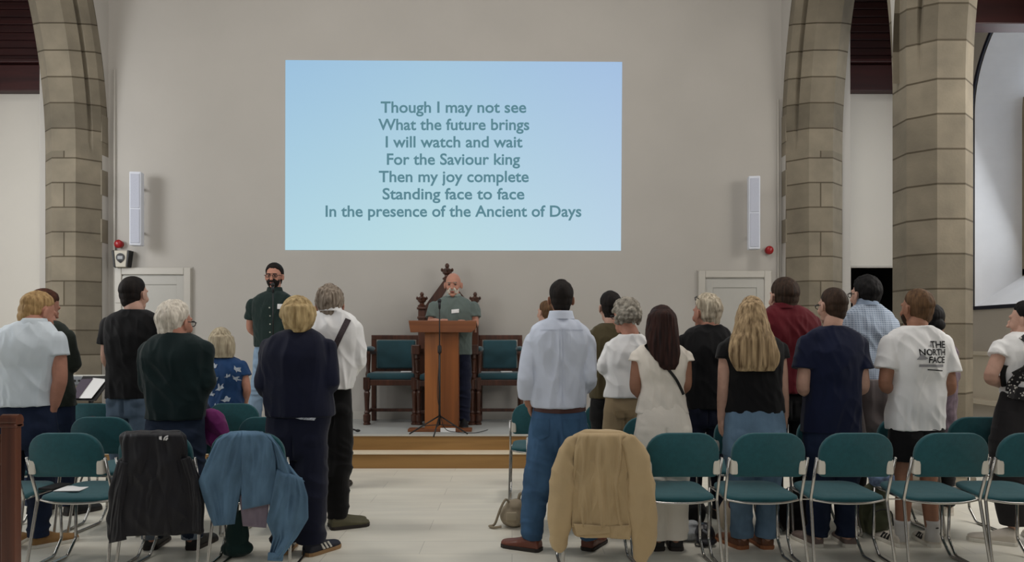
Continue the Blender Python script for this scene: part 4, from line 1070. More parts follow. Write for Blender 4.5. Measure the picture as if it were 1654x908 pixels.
    for s, lg in zip((-1, 1), legs):
        bc = W(lg[0][0], cr-0.13*s_, d); hwm = lg[0][2]*d/FPX
        bpieces.append(ell_geo((bc.x, d-0.022*ref/0.17*butt+tdd, bc.z-0.045), (hwm*0.92, 0.078*ref/0.17*butt, 0.09), None, 20, 14))
        P = [W(q[0], q[1], d+(q[3] if len(q) > 3 else 0)) for q in lg]; P[-1].z = floor+ankle_z; rr = [q[2]*d/FPX for q in lg]
        P = [P[0]+Vector((0, 0, 0.06))]+P; rr = [rr[0]*0.98]+rr
        bpts = P; brr = rr
        skp.append(tube_geo([P[0], P[1], P[2]]+[P[2].lerp(P[3], 0.35), P[3]] if len(P) > 3 else P, [rr[0]*0.66, rr[1]*0.66, min(rr[2]*0.8, 0.058), min(rr[2]*0.8, 0.058), 0.038] if len(P) > 3 else [r*0.8 for r in rr], 14, 3))
        if legto is not None:   # shorts: stop part-way
            q = [P[0], P[1], P[1].lerp(P[2], legto)]; qr = [rr[0], rr[1], rr[1]*0.98]
            bpieces.append(tube_geo(q, qr, 22, 4, False))
        else:
            bpieces.append(tube_geo(P, rr, 22, 5, False))
    body = fuse(skp, 0.0058, 2, None, org); link('body', body, sk, t)
    PEOPLE[key] = dict(root=t, org=org, d=d, C=C, k=k, R=R)
    P_ = PEOPLE[key]
    # ---- eyes, brows, lips
    for sx in (-1, 1):
        if head.get('eyes'):
            e = MB(); V, F = ell_geo(C+R @ (Vector((sx*0.030, 0.083, 0.004))*k), tuple(x*k for x in (0.013, 0.008, 0.006)), R.to_3x3(), 12, 8); e.add([rel(v) for v in V], F); e.build('eye', mat('eye_dark', (40, 30, 28), 0.3, var=0), t, smooth=True)
            e = MB(); V, F = ell_geo(C+R @ (Vector((sx*0.030, 0.092, 0.024))*k), tuple(x*k for x in (0.020, 0.006, 0.0045)), R.to_3x3(), 12, 8); e.add([rel(v) for v in V], F); e.build('eyebrow', head['eyes'], t, smooth=True)
    if head.get('eyes'):
        e = MB(); V, F = ell_geo(C+R @ (Vector((0, 0.096, -0.066))*k), tuple(x*k for x in (0.022, 0.006, 0.007)), R.to_3x3(), 12, 8); e.add([rel(v) for v in V], F); e.build('mouth', mat('lip_skin', (128, 66, 60), 0.5, var=0), t, smooth=True)
    if head.get('beard'):
        V, F = ell_geo((0, 0, 0), (1, 1, 1), None, 40, 28); U = np.array(V)
        m = np.clip((-U[:, 2]-0.02+np.where(np.abs(U[:, 0]) < 0.3, 0.1, 0))/0.15, 0, 1)*np.clip((U[:, 1]+0.15)/0.3, 0, 1)
        lip = (np.abs(U[:, 0]) < 0.36) & (U[:, 2] > -0.52) & (U[:, 2] < -0.34) & (U[:, 1] > 0)
        m = np.where(lip, 0, m)
        B = U*np.array([0.062, 0.066, 0.100])+np.array([0, 0.032, -0.020])+U*(m*head.get('bt', 0.014)-0.008)[:, None]
        V = [rel(C+R @ (Vector(p)*k)) for p in B]; MB().add(V, F).build('beard', head['beard'], t, smooth=True)
    # ---- hair
    if hair:
        st = hair.get('style', 'short'); pcs = []; hd = hair
        if st in ('short', 'bob', 'long'):
            pcs.append(cap_hair(C, k, R, ht, hd.get('nape', -0.62), hd.get('front', 0.6), hd.get('side', -0.05), hd.get('face', 0.2), hd.get('rough', 0.004), hd.get('seed', 1), hd.get('topv', 0.0)))
        if st in ('short', 'bob', 'long') and not hd.get('nonape'):
            pcs.append(ell_geo(C+R @ (Vector((0, -0.046, -0.046))*k), ((0.056+ht*0.4)*k, (0.047+ht*0.5)*k, (0.060+hd.get('napelen', 0.0))*k), R.to_3x3(), 24, 16))
            pcs.append(ell_geo(C+R @ (Vector((0, -0.040, -0.005))*k), ((0.069+ht*0.5)*k, (0.062+ht*0.6)*k, (0.075)*k), R.to_3x3(), 24, 16))
        if st == 'curly': pcs += curly_hair(C, k, R, ht, hd.get('seed', 1))
        if hd.get('rings'):
            rg = []
            hr = hd['rings']; N = 26
            for i in range(N+1):
                y = hr[0][0]+(hr[-1][0]-hr[0][0])*i/N; q = [np.interp(y, [r[0] for r in hr], [r[j] for r in hr]) for j in range(1, 5)]
                c = W((q[0]+q[1])/2, y, d+q[2]); fr = sqrt(1-(1-min(1, (i+0.8)/3.2))**2)
                rg.append(ring(c.x, c.y, c.z, (q[1]-q[0])/2*d/FPX*fr, q[3]*fr, 40, 2.2, d+hd.get('yfront', 0.045)))
            pcs.append(loft_geo(rg))
        for (c, r) in hd.get('blobs', []):
            pcs.append(ell_geo(C+R @ (Vector(c)*k), tuple(x*k for x in r), None, 16, 12))
        amp = hd.get('amp', 0.004); sc = hd.get('sc', (42, 42, 5)); sd = hd.get('seed', 1)
        def hdisp(co, nr):
            w = vnoise(co*6+sd)[:, None]*0.5
            return (0.45+0.55*np.clip((C.z-co[:, 2])/0.12, 0, 1))*amp*vnoise((co+w*np.array([0.04, 0.04, 0]))*np.array(sc)+sd)+amp*0.6*vnoise(co*np.array(sc)*2.1+sd*2)
        if st == 'bald': pass
        hm = fuse(pcs, 0.0045, 2, hdisp, org) if pcs else None
        if hm: link('hair', hm, hairmat, t)
    # ---- clothes
    if top is not None:
        pcs = [loft_geo(trings(0.0))]+sleeves
        if rtop: pcs += rtop(P_)
        me = fuse(pcs, shirtvox, 3, folds(foldsp[0], len(PEOPLE), foldsp[1], foldsp[2]), org)
        P_['top'] = link(topname, me, top, t)
    if bottom is not None:
        cxw = W((legs[0][0][0]+legs[1][0][0])/2, 0, d).x; crz = CAMH-(cr-CY)/s_-0.05
        lf = legfold; sd = len(PEOPLE)+40
        def bd(co, nr):
            z = co[:, 2]-floor
            low = np.clip(1.25-np.abs(z-0.44)/0.22, 0, 1)+np.clip(1.1-np.abs(z-0.12)/0.12, 0, 1)
            w = vnoise(co*3.0+sd)*1.0
            r = 1-2*np.abs(vnoise(np.stack([co[:, 0]*5+w, co[:, 1]*6, co[:, 2]*17+w*2+co[:, 0]*6], 1)+sd))
            g = 1-2*np.abs(vnoise(np.stack([co[:, 0]*11, co[:, 1]*9, co[:, 2]*3.5+w], 1)+sd+5))
            base = lf*(r*(0.25+low*0.75)+g*0.45)-lf*0.3
            mid = np.exp(-((co[:, 0]-cxw)/0.011)**2)*np.clip((co[:, 2]-crz)/0.05, 0, 1)*np.clip((crz+0.17-co[:, 2])/0.06, 0, 1)
            return base-0.016*mid
        me = fuse(bpieces, 0.0065, 2, bd, org)
        P_['bottom'] = link(bname, me, bottom, t)
    # ---- collar
    if collar is not None:
        cm, ch = collar[0], collar[1]
        c0 = Vector((nb.x, d-0.006, nb.z)); rg = []
        for z, r in ((-0.010, 0.086), (ch*0.55, 0.077), (ch, 0.073), (ch+0.002, 0.069), (ch*0.9, 0.066), (0.0, 0.068)):
            rg.append(ring(c0.x, c0.y, c0.z+z, r*(collar[2] if len(collar) > 2 else 1), r*0.98*(collar[2] if len(collar) > 2 else 1), 30, 2.0))
        V, F = loft_geo(rg+[rg[0]]); F = F[:-2]
        MB().add([rel(v) for v in V], F).build('collar', cm, t, smooth=True)
    # ---- shoes
    if shoem is not None and feet:
        for (px, fd, yw) in feet: shoe(t, px, d+fd, radians(yw), shoem, solem or BLACK, floor, origin=org, trim=shoetrim, high=0.022)
    return P_

def bvh_of(o):
    me = o.data; return BVHTree.FromPolygons([v.co+o_loc(o) for v in me.vertices], [tuple(p.vertices) for p in me.polygons])
def o_loc(o):
    v = Vector(o.location); p = o.parent
    while p is not None: v += Vector(p.location); p = p.parent
    return v
def drape_points(pts, tree, d, off=0.004, fallback=0.0):
    out = []; last = d-0.1
    for (px, py) in pts:
        # travel along the line of sight from well in front of the surface
        a = W(px, py, d); o_ = Vector((a.x, d-1.2, a.z)); h = tree.ray_cast(o_, Vector((0, 1, 0)))
        y = h[0].y if h[0] is not None else last
        last = y; out.append(Vector((a.x, y-off, a.z)))
    return out
def patch(P_, target, polys, name, m, off=0.004, step=3.0, thick=0.002):
    """cloth-thin patches laid on a garment; polys in picture points, subdivided so they follow it"""
    tree = P_.setdefault('tree_'+target, bvh_of(P_[target])); org = P_['org']
    bm = bmesh.new()
    for poly in polys:
        vs = [bm.verts.new((x, 0, y)) for x, y in poly]
        try: bm.faces.new(vs)
        except Exception: continue
    bmesh.ops.triangulate(bm, faces=bm.faces[:])
    for _ in range(5):
        le = [e for e in bm.edges if e.calc_length() > step]
        if not le: break
        bmesh.ops.subdivide_edges(bm, edges=le, cuts=1)
        bmesh.ops.triangulate(bm, faces=bm.faces[:])
    bm.verts.index_update(); pts = [(v.co.x, v.co.z) for v in bm.verts]; F = [[v.index for v in f.verts] for f in bm.faces]; bm.free()
    V = drape_points(pts, tree, P_['d'], off)
    b = MB(); b.v = [(v.x-org[0], v.y-org[1], v.z-org[2]) for v in V]; b.f = F
    o = b.build(name, m, P_['root'], smooth=True)
    return o
def ribbon(P_, target, line, w, name, m, th=0.006, off=0.003, n=24, top_level=None):
    tree = P_.setdefault('tree_'+target, bvh_of(P_[target])); org = P_['org']
    pts = []
    q = catmull([Vector((x, 0, y)) for x, y in line], 8)
    L = drape_points([(p.x, p.z) for p in q], tree, P_['d'], off)
    # smooth the depth so the strap stays taut
    Y = [p.y for p in L]
    for _ in range(4): Y = [min(Y[i], (Y[max(i-1, 0)]+Y[i]+Y[min(i+1, len(Y)-1)])/3) for i in range(len(Y))]
    V = []; F = []
    for i, p in enumerate(L):
        a = L[max(i-1, 0)]; c = L[min(i+1, len(L)-1)]; tdir = (c-a); sdir = Vector((tdir.z, 0, -tdir.x))
        sdir = sdir.normalized() if sdir.length > 1e-6 else Vector((1, 0, 0))
        for sx, oy in ((-1, 0), (1, 0), (1, -th), (-1, -th)):
            V.append((p.x+sdir.x*w/2*sx-org[0], Y[i]+oy-org[1], p.z+sdir.z*w/2*sx-org[2]))
    for i in range(len(L)-1):
        for k in range(4): j = (k+1) % 4; F.append((i*4+k, i*4+j, (i+1)*4+j, (i+1)*4+k))
    F.append((0, 1, 2, 3)); F.append(tuple((len(L)-1)*4+k for k in (3, 2, 1, 0)))
    b = MB(); b.v = V; b.f = F
    if top_level:
        o = b.build(name, m, None, smooth=False); o.location = org; tag(o, top_level[0], top_level[1]); return o
    return b.build(name, m, P_['root'])
def glasses(P_, m, dark=False, up=0.0, tilt=0.0):
    C, k, R, org = P_['C'], P_['k'], P_['R'], P_['org']
    def T(p):
        v = C+R @ (Vector(p)*k); return (v.x-org[0], v.y-org[1], v.z-org[2])
    g = MB(); z = 0.004+up; y = 0.100-up*0.5
    for s in (-1, 1):
        pts = [T((s*0.033+0.023*cos(a)*1.0, y-0.004*abs(cos(a)), z+0.016*sin(a))) for a in [2*pi*i/14 for i in range(15)]]
        g.tube(pts, 0.0028*k, 6)
        g.tube([T((s*0.061, y-0.004, z+0.006)), T((s*0.080, y-0.03, z+0.006)), T((s*0.085, 0.0, z+0.004)), T((s*0.080, -0.015, z-0.008))], 0.0028*k, 6)
    g.tube([T((-0.008, y, z+0.004)), T((0.008, y, z+0.004))], 0.0026*k, 6)
    return g.build('sunglasses' if dark else 'glasses', m, P_['root'], smooth=True)
# ---- materials for clothes
WHT = cloth('white', (240, 240, 240)); BLK = cloth('black', (13, 13, 16), var=0.15); NVY = cloth('navy', (18, 26, 54), var=0.12); NVY2 = cloth('navy_knit', (15, 20, 42), var=0.12)
POLO = cloth('pale_blue_polo', (214, 224, 232)); BOTT = cloth('bottle_green_knit', (15, 34, 36), var=0.15); MAR = cloth('maroon', (92, 20, 30), var=0.12)
OXF = cloth('pale_blue_oxford', (204, 212, 228)); OLV = cloth('olive', (74, 66, 44)); KHK = cloth('khaki', (146, 128, 100), var=0.14); TROB = cloth('black_trouser', (13, 13, 15))
CREAM = cloth('ivory', (238, 231, 220)); CHAR = cloth('charcoal', (42, 40, 42), var=0.14); NVT = cloth('navy_trouser', (16, 21, 42)); GRNJ = cloth('dark_green_jacket', (40, 46, 40), var=0.15)
DN1 = denim('mid_blue', (62, 92, 124)); DN2 = denim('light_blue', (102, 128, 152)); DN3 = denim('dark_blue', (28, 38, 60)); DN4 = denim('faded_grey_blue', (82, 98, 116)); DN5 = denim('slate', (34, 44, 62)); DN6 = denim('pale', (126, 148, 170))
TAUPE = cloth('taupe', (92, 84, 84), var=0.12); PLUM = cloth('plum_grey', (98, 84, 94), var=0.3, scale=25); GRNS = cloth('green_shirt', (28, 44, 42), var=0.15); SAGE = cloth('sage_polo', (96, 108, 104)); BIRD = cloth('birdblue', (30, 62, 104), var=0.12)
SH_TAN = mat('tan_suede', (146, 110, 66), 0.8, var=0.1, scale=20); SH_BRN = mat('brown_leather', (112, 60, 44), 0.38, var=0.1, scale=10); SH_BLK = mat('black_shoe', (18, 18, 20), 0.55, var=0.05); SH_WHT = mat('white_trainer', (206, 198, 186), 0.6, var=0.04)
SH_KHK = mat('olive_suede', (92, 88, 66), 0.8, var=0.1, scale=20); SH_GRY = mat('grey_trainer', (120, 104, 98), 0.7, var=0.1, scale=25); SH_SAN = mat('tan_sandal', (108, 68, 46), 0.5, var=0.2, scale=40); SH_NVY = mat('navy_trainer', (24, 28, 44), 0.6, var=0.05)
SOLE_W = mat('white_sole', (214, 210, 200), 0.6, var=0); SOLE_G = mat('gum_sole', (156, 122, 84), 0.6, var=0); SOLE_B = mat('dark_sole', (34, 26, 22), 0.6, var=0); SOCK = cloth('white_sock', (200, 198, 196))
H_BLO = hairm('blond', (128, 98, 62), (192, 160, 112)); H_DK = hairm('dark', (14, 11, 11), (32, 25, 22)); H_WHI = hairm('white', (178, 170, 158), (236, 228, 214)); H_GRY = hairm('grey', (96, 92, 86), (172, 166, 156))
H_ASH = hairm('ash_blond', (128, 116, 96), (196, 184, 158)); H_LBL = hairm('long_blond', (92, 72, 50), (196, 170, 132), st=(26, 26, 1.6)); H_BRN = hairm('brown', (34, 24, 18), (66, 48, 36)); H_LBR = hairm('light_brown', (64, 46, 32), (112, 84, 58))
H_BLK = hairm('black', (7, 7, 8), (22, 19, 20), st=(26, 26, 1.6)); H_MIX = hairm('salt_brown', (88, 74, 62), (160, 148, 134)); H_SIL = hairm('silver_blond', (110, 98, 80), (214, 202, 180)); H_DBR = hairm('dark_long', (24, 14, 14), (62, 36, 30), st=(26, 26, 1.6))
GL = mat('glasses_frame', (30, 24, 22), 0.3, var=0)
M1, M2, WM = 1.0, 1.05, 0.84

# 1 white polo, front left
p = person('polo', 'blond man in pale blue-white polo shirt, head bowed, at the left edge', 4.88, dict(x=61, top=470, w=46, yaw=24, pitch=24, t=0.010, dd=0.05),
    [(519, 34, 74), (526, 14, 84), (534, -2, 92), (548, -10, 97), (575, -13, 97), (600, -12, 92), (630, -8, 87), (655, -8, 88)],
    [dict(p=[(93, 551), (97, 612, -0.02), (88, 654, 0.0)], r=[0.054, 0.045, 0.032], sleeve=0.40, loose=0.020, side=1, n=(1, 0, 0)),
     dict(p=[(-4, 551), (-16, 612, -0.02), (-4, 655, 0.02)], r=[0.054, 0.045, 0.032], sleeve=0.40, loose=0.020, side=-1, n=(-1, 0, 0))],
    SKIN_R, POLO, 'polo_shirt', bottom=DN3, bname='jeans', hair=dict(style='short', rough=0.006, nape=-0.35, side=0.08, seed=4, amp=0.004, sc=(60, 60, 12)), hairmat=H_BLO,
    legs=[[(18, 712, 24), (16, 795, 18), (14, 875, 15)], [(68, 712, 25), (66, 795, 18), (62, 875, 15)]], feet=[(14, -0.02, -15), (58, 0.0, 42)], shoem=SH_TAN, solem=SOLE_W, collar=(POLO, 0.030, 1.02), foldsp=(0.0167, 10.5, 2.4), neck=(56, 522))
# 2 dark green jacket behind
p = person('jacket', 'man in dark green jacket mostly hidden behind the white polo man', 5.62, dict(x=72, top=466, w=40, yaw=32, pitch=26, t=0.012, dd=0.06),
    [(518, 60, 92), (526, 45, 105), (538, 34, 114), (560, 32, 116), (600, 36, 116), (656, 36, 122)],
    [dict(p=[(110, 545), (121, 590, 0.02), (98, 600, 0.24)], sleeve=1.9, loose=0.020, side=1), dict(p=[(42, 545), (32, 590, 0.02), (55, 604, 0.24)], sleeve=1.9, loose=0.020, side=-1)],
    SKIN_R, GRNJ, 'jacket', bottom=DN3, bname='jeans', hair=dict(style='short', seed=8), hairmat=hairm('auburn', (48, 26, 20), (92, 54, 38)), shoem=SH_BLK, feet=[(54, 0, 0), (112, -0.02, 30)], solem=SOLE_B, foldsp=(0.0182, 9.0, 2.8),
    legs=[[(58, 700, 22), (56, 770, 17), (55, 840, 14)], [(98, 700, 23), (104, 770, 17), (110, 840, 14)]])
# 3 black tee tall
p = person('blacktee', 'tall dark-haired man in plain black t-shirt and faded jeans by the left door', 5.6, dict(x=217, top=446, w=40, yaw=15, pitch=2, t=0.011),
    [(500, 200, 236), (506, 184, 250), (514, 174, 260), (530, 171, 259), (560, 173, 252), (600, 174, 247), (643, 173, 244)],
    [dict(p=[(175, 524), (171, 580, 0.0), (190, 612, 0.20)], sleeve=0.58, loose=0.022, side=-1, r=[0.047, 0.036, 0.026]), dict(p=[(255, 524), (262, 580, 0.0), (245, 612, 0.2)], sleeve=0.55, loose=0.022, side=1, r=[0.047, 0.036, 0.026])],
    SKIN_F, BLK, 't_shirt', bottom=DN4, bname='jeans', hair=dict(style='short', nape=-0.55, rough=0.002, seed=2, amp=0.0015), hairmat=H_DK, shoem=SH_BLK, feet=[(190, 0, -5), (232, 0, 5)], solem=SOLE_W)
# 4 white hair, bottle green jumper
p = person('green', 'white-haired man in dark bottle-green jumper with turned-up jeans', 4.84, dict(x=284, top=484, w=53, yaw=22, pitch=4, t=0.020),
    [(537, 264, 304), (544, 248, 320), (552, 238, 331), (566, 233, 337), (600, 232, 338), (640, 236, 336), (676, 238, 330)],
    [dict(p=[(243, 566), (239, 622, -0.01), (262, 640, 0.20)], sleeve=1.9, loose=0.020, side=-1, r=[0.054, 0.045, 0.03]), dict(p=[(328, 566), (332, 622, -0.01), (312, 640, 0.20)], sleeve=1.9, loose=0.020, side=1, r=[0.054, 0.045, 0.03])],
    SKIN_R, BOTT, 'jumper', bottom=DN5, bname='jeans', hair=dict(style='short', nape=-0.66, rough=0.012, side=-0.12, seed=5, amp=0.006, sc=(50, 50, 9)), hairmat=H_WHI, shoem=SH_BLK, solem=SOLE_B,
    legs=[[(261, 722, 25), (255, 800, 19), (247, 872, 15)], [(306, 722, 25), (308, 800, 19), (310, 872, 15)]], feet=[(244, 0.0, -6), (312, 0.0, 8)], foldsp=(0.0182, 9.0, 3.3))
glasses(p, GL)
for lx in (246, 310):
    q = W(lx, 0, p['d']); m = MB(); rg = [ring(q.x-p['org'][0], 0, z, r, r, 20, 2) for z, r in ((0.075, 0.060), (0.075, 0.066), (0.125, 0.069), (0.125, 0.062))]; V, F = loft_geo(rg); m.add(V, F); m.build('turn_up', denim('turnup_grey', (120, 132, 146)), p['root'], smooth=True)
# 5 bob hair, bird print
p = person('birds', 'woman with grey-blonde bob in blue top printed with white birds', 6.85, dict(x=357, top=528, w=36, yaw=-12, pitch=4, t=0.014),
    [(574, 346, 372), (579, 338, 384), (586, 334, 393), (600, 333, 396), (630, 334, 394), (650, 334, 394), (667, 333, 392)],
    [dict(p=[(391, 592), (399, 630, -0.02), (394, 655, 0.10)], sleeve=0.42, loose=0.020, side=1, r=[0.044, 0.036, 0.027]), dict(p=[(338, 592), (331, 630, -0.02), (338, 650, 0.12)], sleeve=0.42, loose=0.020, side=-1, r=[0.044, 0.036, 0.027])],
    SKIN_R, BIRD, 'printed_top', bottom=NVT, hair=dict(style='bob', rings=[(541, 339, 376, -0.02, 0.098), (556, 336, 379, -0.03, 0.095), (570, 336, 379, -0.04, 0.080), (578, 339, 376, -0.045, 0.065)], seed=9, ymax=6.59, amp=0.003), hairmat=H_ASH, shoem=SH_BLK, feet=[(350, 0, 0), (376, 0, 0)])
birds = []
def bird(cx, cy, s, ang):
    B = [(-1, 0.1), (-0.35, -0.12), (-0.15, -0.75), (0.10, -0.9), (0.12, -0.25), (0.55, -0.55), (0.95, -0.62), (0.45, -0.05), (0.75, 0.18), (0.2, 0.2), (-0.2, 0.42), (-0.5, 0.22)]
    c, n = cos(ang), sin(ang); return [(cx+s*(x*c-y*n), cy+s*(x*n+y*c)) for x, y in B]
for a in [(351, 592, 8, 0.1), (352, 612, 9, 0.2), (363, 626, 9, -0.3), (372, 645, 8, 0.1), (356, 655, 6, -0.2), (388, 596, 7, 1.2), (387, 611, 7, 1.0), (348, 636, 6, 0.4), (376, 607, 5, -0.2), (380, 662, 5, 0), (342, 600, 4, 0.8)]: birds.append(bird(*a))
patch(p, 'top', birds, 'bird_print', mat('bird_white', (168, 178, 190), 0.9, var=0.1, scale=60), 0.004)
# 6 singer facing us
p = person('singer', 'bearded man in glasses and dark green shirt singing on the platform', 8.46, dict(x=443, top=425, w=29, yaw=178, pitch=4, t=0.014, eyes=H_DK, beard=H_DK, bt=0.016, dd=-0.02),
    [(470, 432, 456), (475, 420, 466), (481, 411, 474), (492, 408, 476), (520, 410, 472), (545, 411, 470), (560, 411, 470)],
    [dict(p=[(408, 492), (405, 530, 0.05), (425, 550, 0.17)], sleeve=0.62, loose=0.020, side=-1, k=1.15), dict(p=[(474, 492), (477, 530, 0.05), (455, 550, 0.17)], sleeve=0.62, loose=0.020, side=1, k=1.15)],
    SKIN_R, GRNS, 'shirt', bottom=DN6, bname='jeans', hair=dict(style='short', nape=-0.6, rough=0.003, topv=0.008, side=-0.25, seed=2, front=0.66, face=0.18), hairmat=H_DK, floor=PZ, shoem=SH_BLK, feet=[(420, -0.05, 180), (460, -0.05, 180)], solem=SOLE_B,
    legs=[[(423, 600, 14), (415, 640, 11), (412, 688, 9)], [(454, 600, 14), (455, 640, 11), (458, 688, 9)]], group='people leading on the platform', collar=(GRNS, 0.04, 1.1))
glasses(p, GL)
patch(p, 'top', [[(455, 492), (463, 492), (463, 500), (455, 500)]], 'name_badge', WHITEP, 0.006)
patch(p, 'top', [[(442, y), (444, y), (444, y+2), (442, y+2)] for y in (497, 510, 523, 536)], 'shirt_buttons', mat('pale_button', (170, 170, 160), 0.4, var=0), 0.006)
# 7 navy cardigan
p = person('cardigan', 'person with short blonde hair in navy cardigan and navy trousers, three-stripe shoes', 4.74, dict(x=482, top=477, w=54, yaw=6, pitch=3, t=0.024),
    [(531, 468, 503), (538, 448, 518), (546, 434, 528), (560, 428, 534), (600, 426, 536), (640, 428, 538), (672, 430, 540)],
    [dict(p=[(436, 562), (427, 625, -0.02), (452, 645, 0.20)], sleeve=1.9, loose=0.022, side=-1, r=[0.052, 0.045, 0.03]), dict(p=[(527, 562), (533, 620, -0.02), (512, 640, 0.20)], sleeve=1.9, loose=0.022, side=1, r=[0.052, 0.045, 0.03])],
    SKIN_F, NVY2, 'cardigan', bottom=NVT, hair=dict(style='bob', rings=[(492, 458, 507, -0.02, 0.105), (508, 456, 510, -0.025, 0.108), (520, 460, 508, -0.035, 0.10), (530, 467, 502, -0.045, 0.085), (537, 474, 496, -0.05, 0.06)], rough=0.008, seed=6, amp=0.008, sc=(30, 30, 12), ymax=4.80), hairmat=hairm('honey_blond', (128, 106, 70), (200, 176, 130), st=(20, 20, 4)),
    shoem=SH_NVY, solem=SOLE_G, legs=[[(456, 728, 26), (457, 800, 22), (458, 872, 20)], [(502, 728, 28), (502, 800, 25), (502, 878, 22)]], feet=[(458, 0, -5), (500, -0.04, 32)], shoetrim=SOLE_W, foldsp=(0.0152, 9.0, 2.9))
patch(p, 'bottom', [[(476, 666), (492, 668), (518, 672), (516, 676), (494, 674), (476, 670)]], 'blouse_hem', mat('blouse_print', (170, 176, 186), 0.8, var=0.6, scale=120), 0.012)
# 8 white shirt with strap
p = person('whiteshirt', 'grey-brown-haired person in white shirt with dark diagonal strap and black trousers', 5.45, dict(x=533, top=459, w=47, yaw=-8, pitch=2, t=0.020),
    [(500, 517, 551), (506, 506, 566), (514, 498, 576), (530, 494, 580), (560, 500, 580), (590, 505, 578), (628, 512, 570)],
    [dict(p=[(572, 530), (581, 580, 0.0), (562, 606, 0.16)], sleeve=1.85, loose=0.024, side=1, r=[0.046, 0.040, 0.028]), dict(p=[(504, 530), (497, 580, 0.0), (512, 606, 0.16)], sleeve=1.85, loose=0.024, side=-1, r=[0.046, 0.04, 0.028])],
    SKIN_R, WHT, 'shirt', bottom=TROB, hair=dict(style='short', nape=-0.74, side=-0.35, rough=0.016, seed=3, amp=0.008, sc=(34, 34, 10)), hairmat=H_MIX, shoem=SH_KHK, solem=SOLE_B,
    legs=[[(532, 680, 19), (540, 760, 17), (543, 838, 15)], [(551, 680, 20), (549, 760, 19), (545, 838, 16)]], feet=[(538, 0.05, 60), (541, -0.03, 62)], foldsp=(0.0160, 10.5, 3.3), collar=(WHT, 0.034, 1.02))
ribbon(p, 'top', [(567, 516), (557, 540), (547, 562), (538, 590), (530, 612)], 0.042, 'diagonal_strap', mat('studded_brown_strap', (58, 46, 50), 0.6, var=0.5, scale=110), top_level=('dark patterned strap running diagonally down the back of the white shirt', 'strap'))
# 9 hidden woman in navy vest
p = person('vest', 'person in navy sleeveless top glimpsed behind the white shirt with strap', 6.85, dict(x=540, top=474, w=28, yaw=0, t=0.01),
    [(506, 530, 552), (510, 522, 560), (518, 520, 562), (560, 522, 560), (625, 522, 560)],
    [dict(p=[(563, 521), (566, 560, 0), (555, 590, 0.15)], sleeve=0, side=1, k=0.85), dict(p=[(519, 521), (516, 560, 0), (528, 590, 0.15)], sleeve=0, side=-1, k=0.85)],
    SKIN_M, NVY, 'vest_top', bottom=TROB, hair=dict(style='short', seed=3), hairmat=H_BRN, shoem=SH_BLK, feet=[(530, 0, 0), (552, 0, 0)], rtop=lambda P_: [tube_geo([W(531, 510, P_['d']), W(534, 502, P_['d']), W(538, 512, P_['d'])], 0.02, 10), tube_geo([W(551, 510, P_['d']), W(550, 500, P_['d']), W(554, 512, P_['d'])], 0.026, 10)])
# 10 man at the lectern
p = person('leader', 'bald man with grey beard in sage polo shirt standing behind the lectern', 8.84, dict(x=732, top=440, w=26, yaw=182, pitch=6, t=0.004, eyes=H_GRY, beard=H_WHI, bt=0.010, dd=-0.02),
    [(478, 720, 745), (483, 708, 756), (489, 700, 764), (500, 699, 766), (525, 704, 764), (550, 706, 762), (573, 706, 762)],
    [dict(p=[(701, 496), (697, 520, -0.05), (712, 520, -0.25)], sleeve=0.75, loose=0.030, side=-1, k=1.1), dict(p=[(765, 496), (767, 524, -0.04), (752, 522, -0.22)], sleeve=0.60, loose=0.026, side=1, k=1.1)],
    SKIN_R, SAGE, 'polo_shirt', bottom=NVT, hair=dict(style='bald'), hairmat=H_GRY, floor=PZ, shoem=SH_BLK, feet=[(722, -0.08, 180), (749, -0.08, 176)], solem=SOLE_B, belly=0.04,
    legs=[[(722, 602, 14), (722, 645, 11), (722, 682, 9)], [(748, 602, 14), (749, 645, 11), (749, 682, 10)]], group='people leading on the platform', collar=(cloth('sage_collar', (134, 144, 138)), 0.026, 1.12))
patch(p, 'top', [[(731, 501), (743, 500), (743, 506), (731, 507)]], 'name_badge', WHITEP, 0.008)
# 11 pale blue shirt
p = person('oxford', 'dark-haired man in pale blue shirt, blue jeans and brown leather shoes by the aisle', 4.82, dict(x=906, top=454, w=41, yaw=-3, pitch=2, t=0.012),
    [(513, 888, 924), (520, 870, 938), (528, 858, 948), (542, 853, 953), (570, 855, 951), (600, 858, 948), (632, 857, 948), (650, 858, 947), (658, 862, 944)],
    [dict(p=[(862, 552), (850, 612, -0.03), (855, 652, 0.03)], r=[0.052, 0.046, 0.032], sleeve=1.72, loose=0.022, side=-1, n=(-1, -0.1, 0), curl=0.3), dict(p=[(944, 552), (953, 608, -0.03), (935, 632, 0.17)], r=[0.052, 0.046, 0.032], sleeve=1.75, loose=0.022, side=1)],
    SKIN_M, OXF, 'shirt', bottom=DN1, bname='jeans', hair=dict(style='short', nape=-0.5, side=0.02, rough=0.004, topv=0.010, seed=7, amp=0.002, blobs=[((0.0, -0.03, 0.128), (0.035, 0.04, 0.015))]), hairmat=H_DK,
    legs=[[(882, 716, 31), (866, 790, 22), (858, 868, 17)], [(922, 716, 29), (940, 795, 21), (953, 868, 16)]], feet=[(866, -0.02, -62), (950, 0.0, 28)], shoem=SH_BRN, solem=SOLE_B, collar=(OXF, 0.042, 1.05), foldsp=(0.0182, 10.5, 2.9), legfold=0.010)
ribbon(p, 'bottom', [(862, 659), (880, 661), (905, 662), (928, 661), (945, 659)], 0.030, 'belt', mat('belt_leather', (70, 38, 34), 0.5, var=0.1), off=0.001)
for bx in (872, 921): patch(p, 'bottom', [[(bx-14, 674), (bx+14, 674), (bx+13, 700), (bx, 707), (bx-13, 700)]], 'back_pocket', denim('pocket', (56, 86, 116)), 0.005)
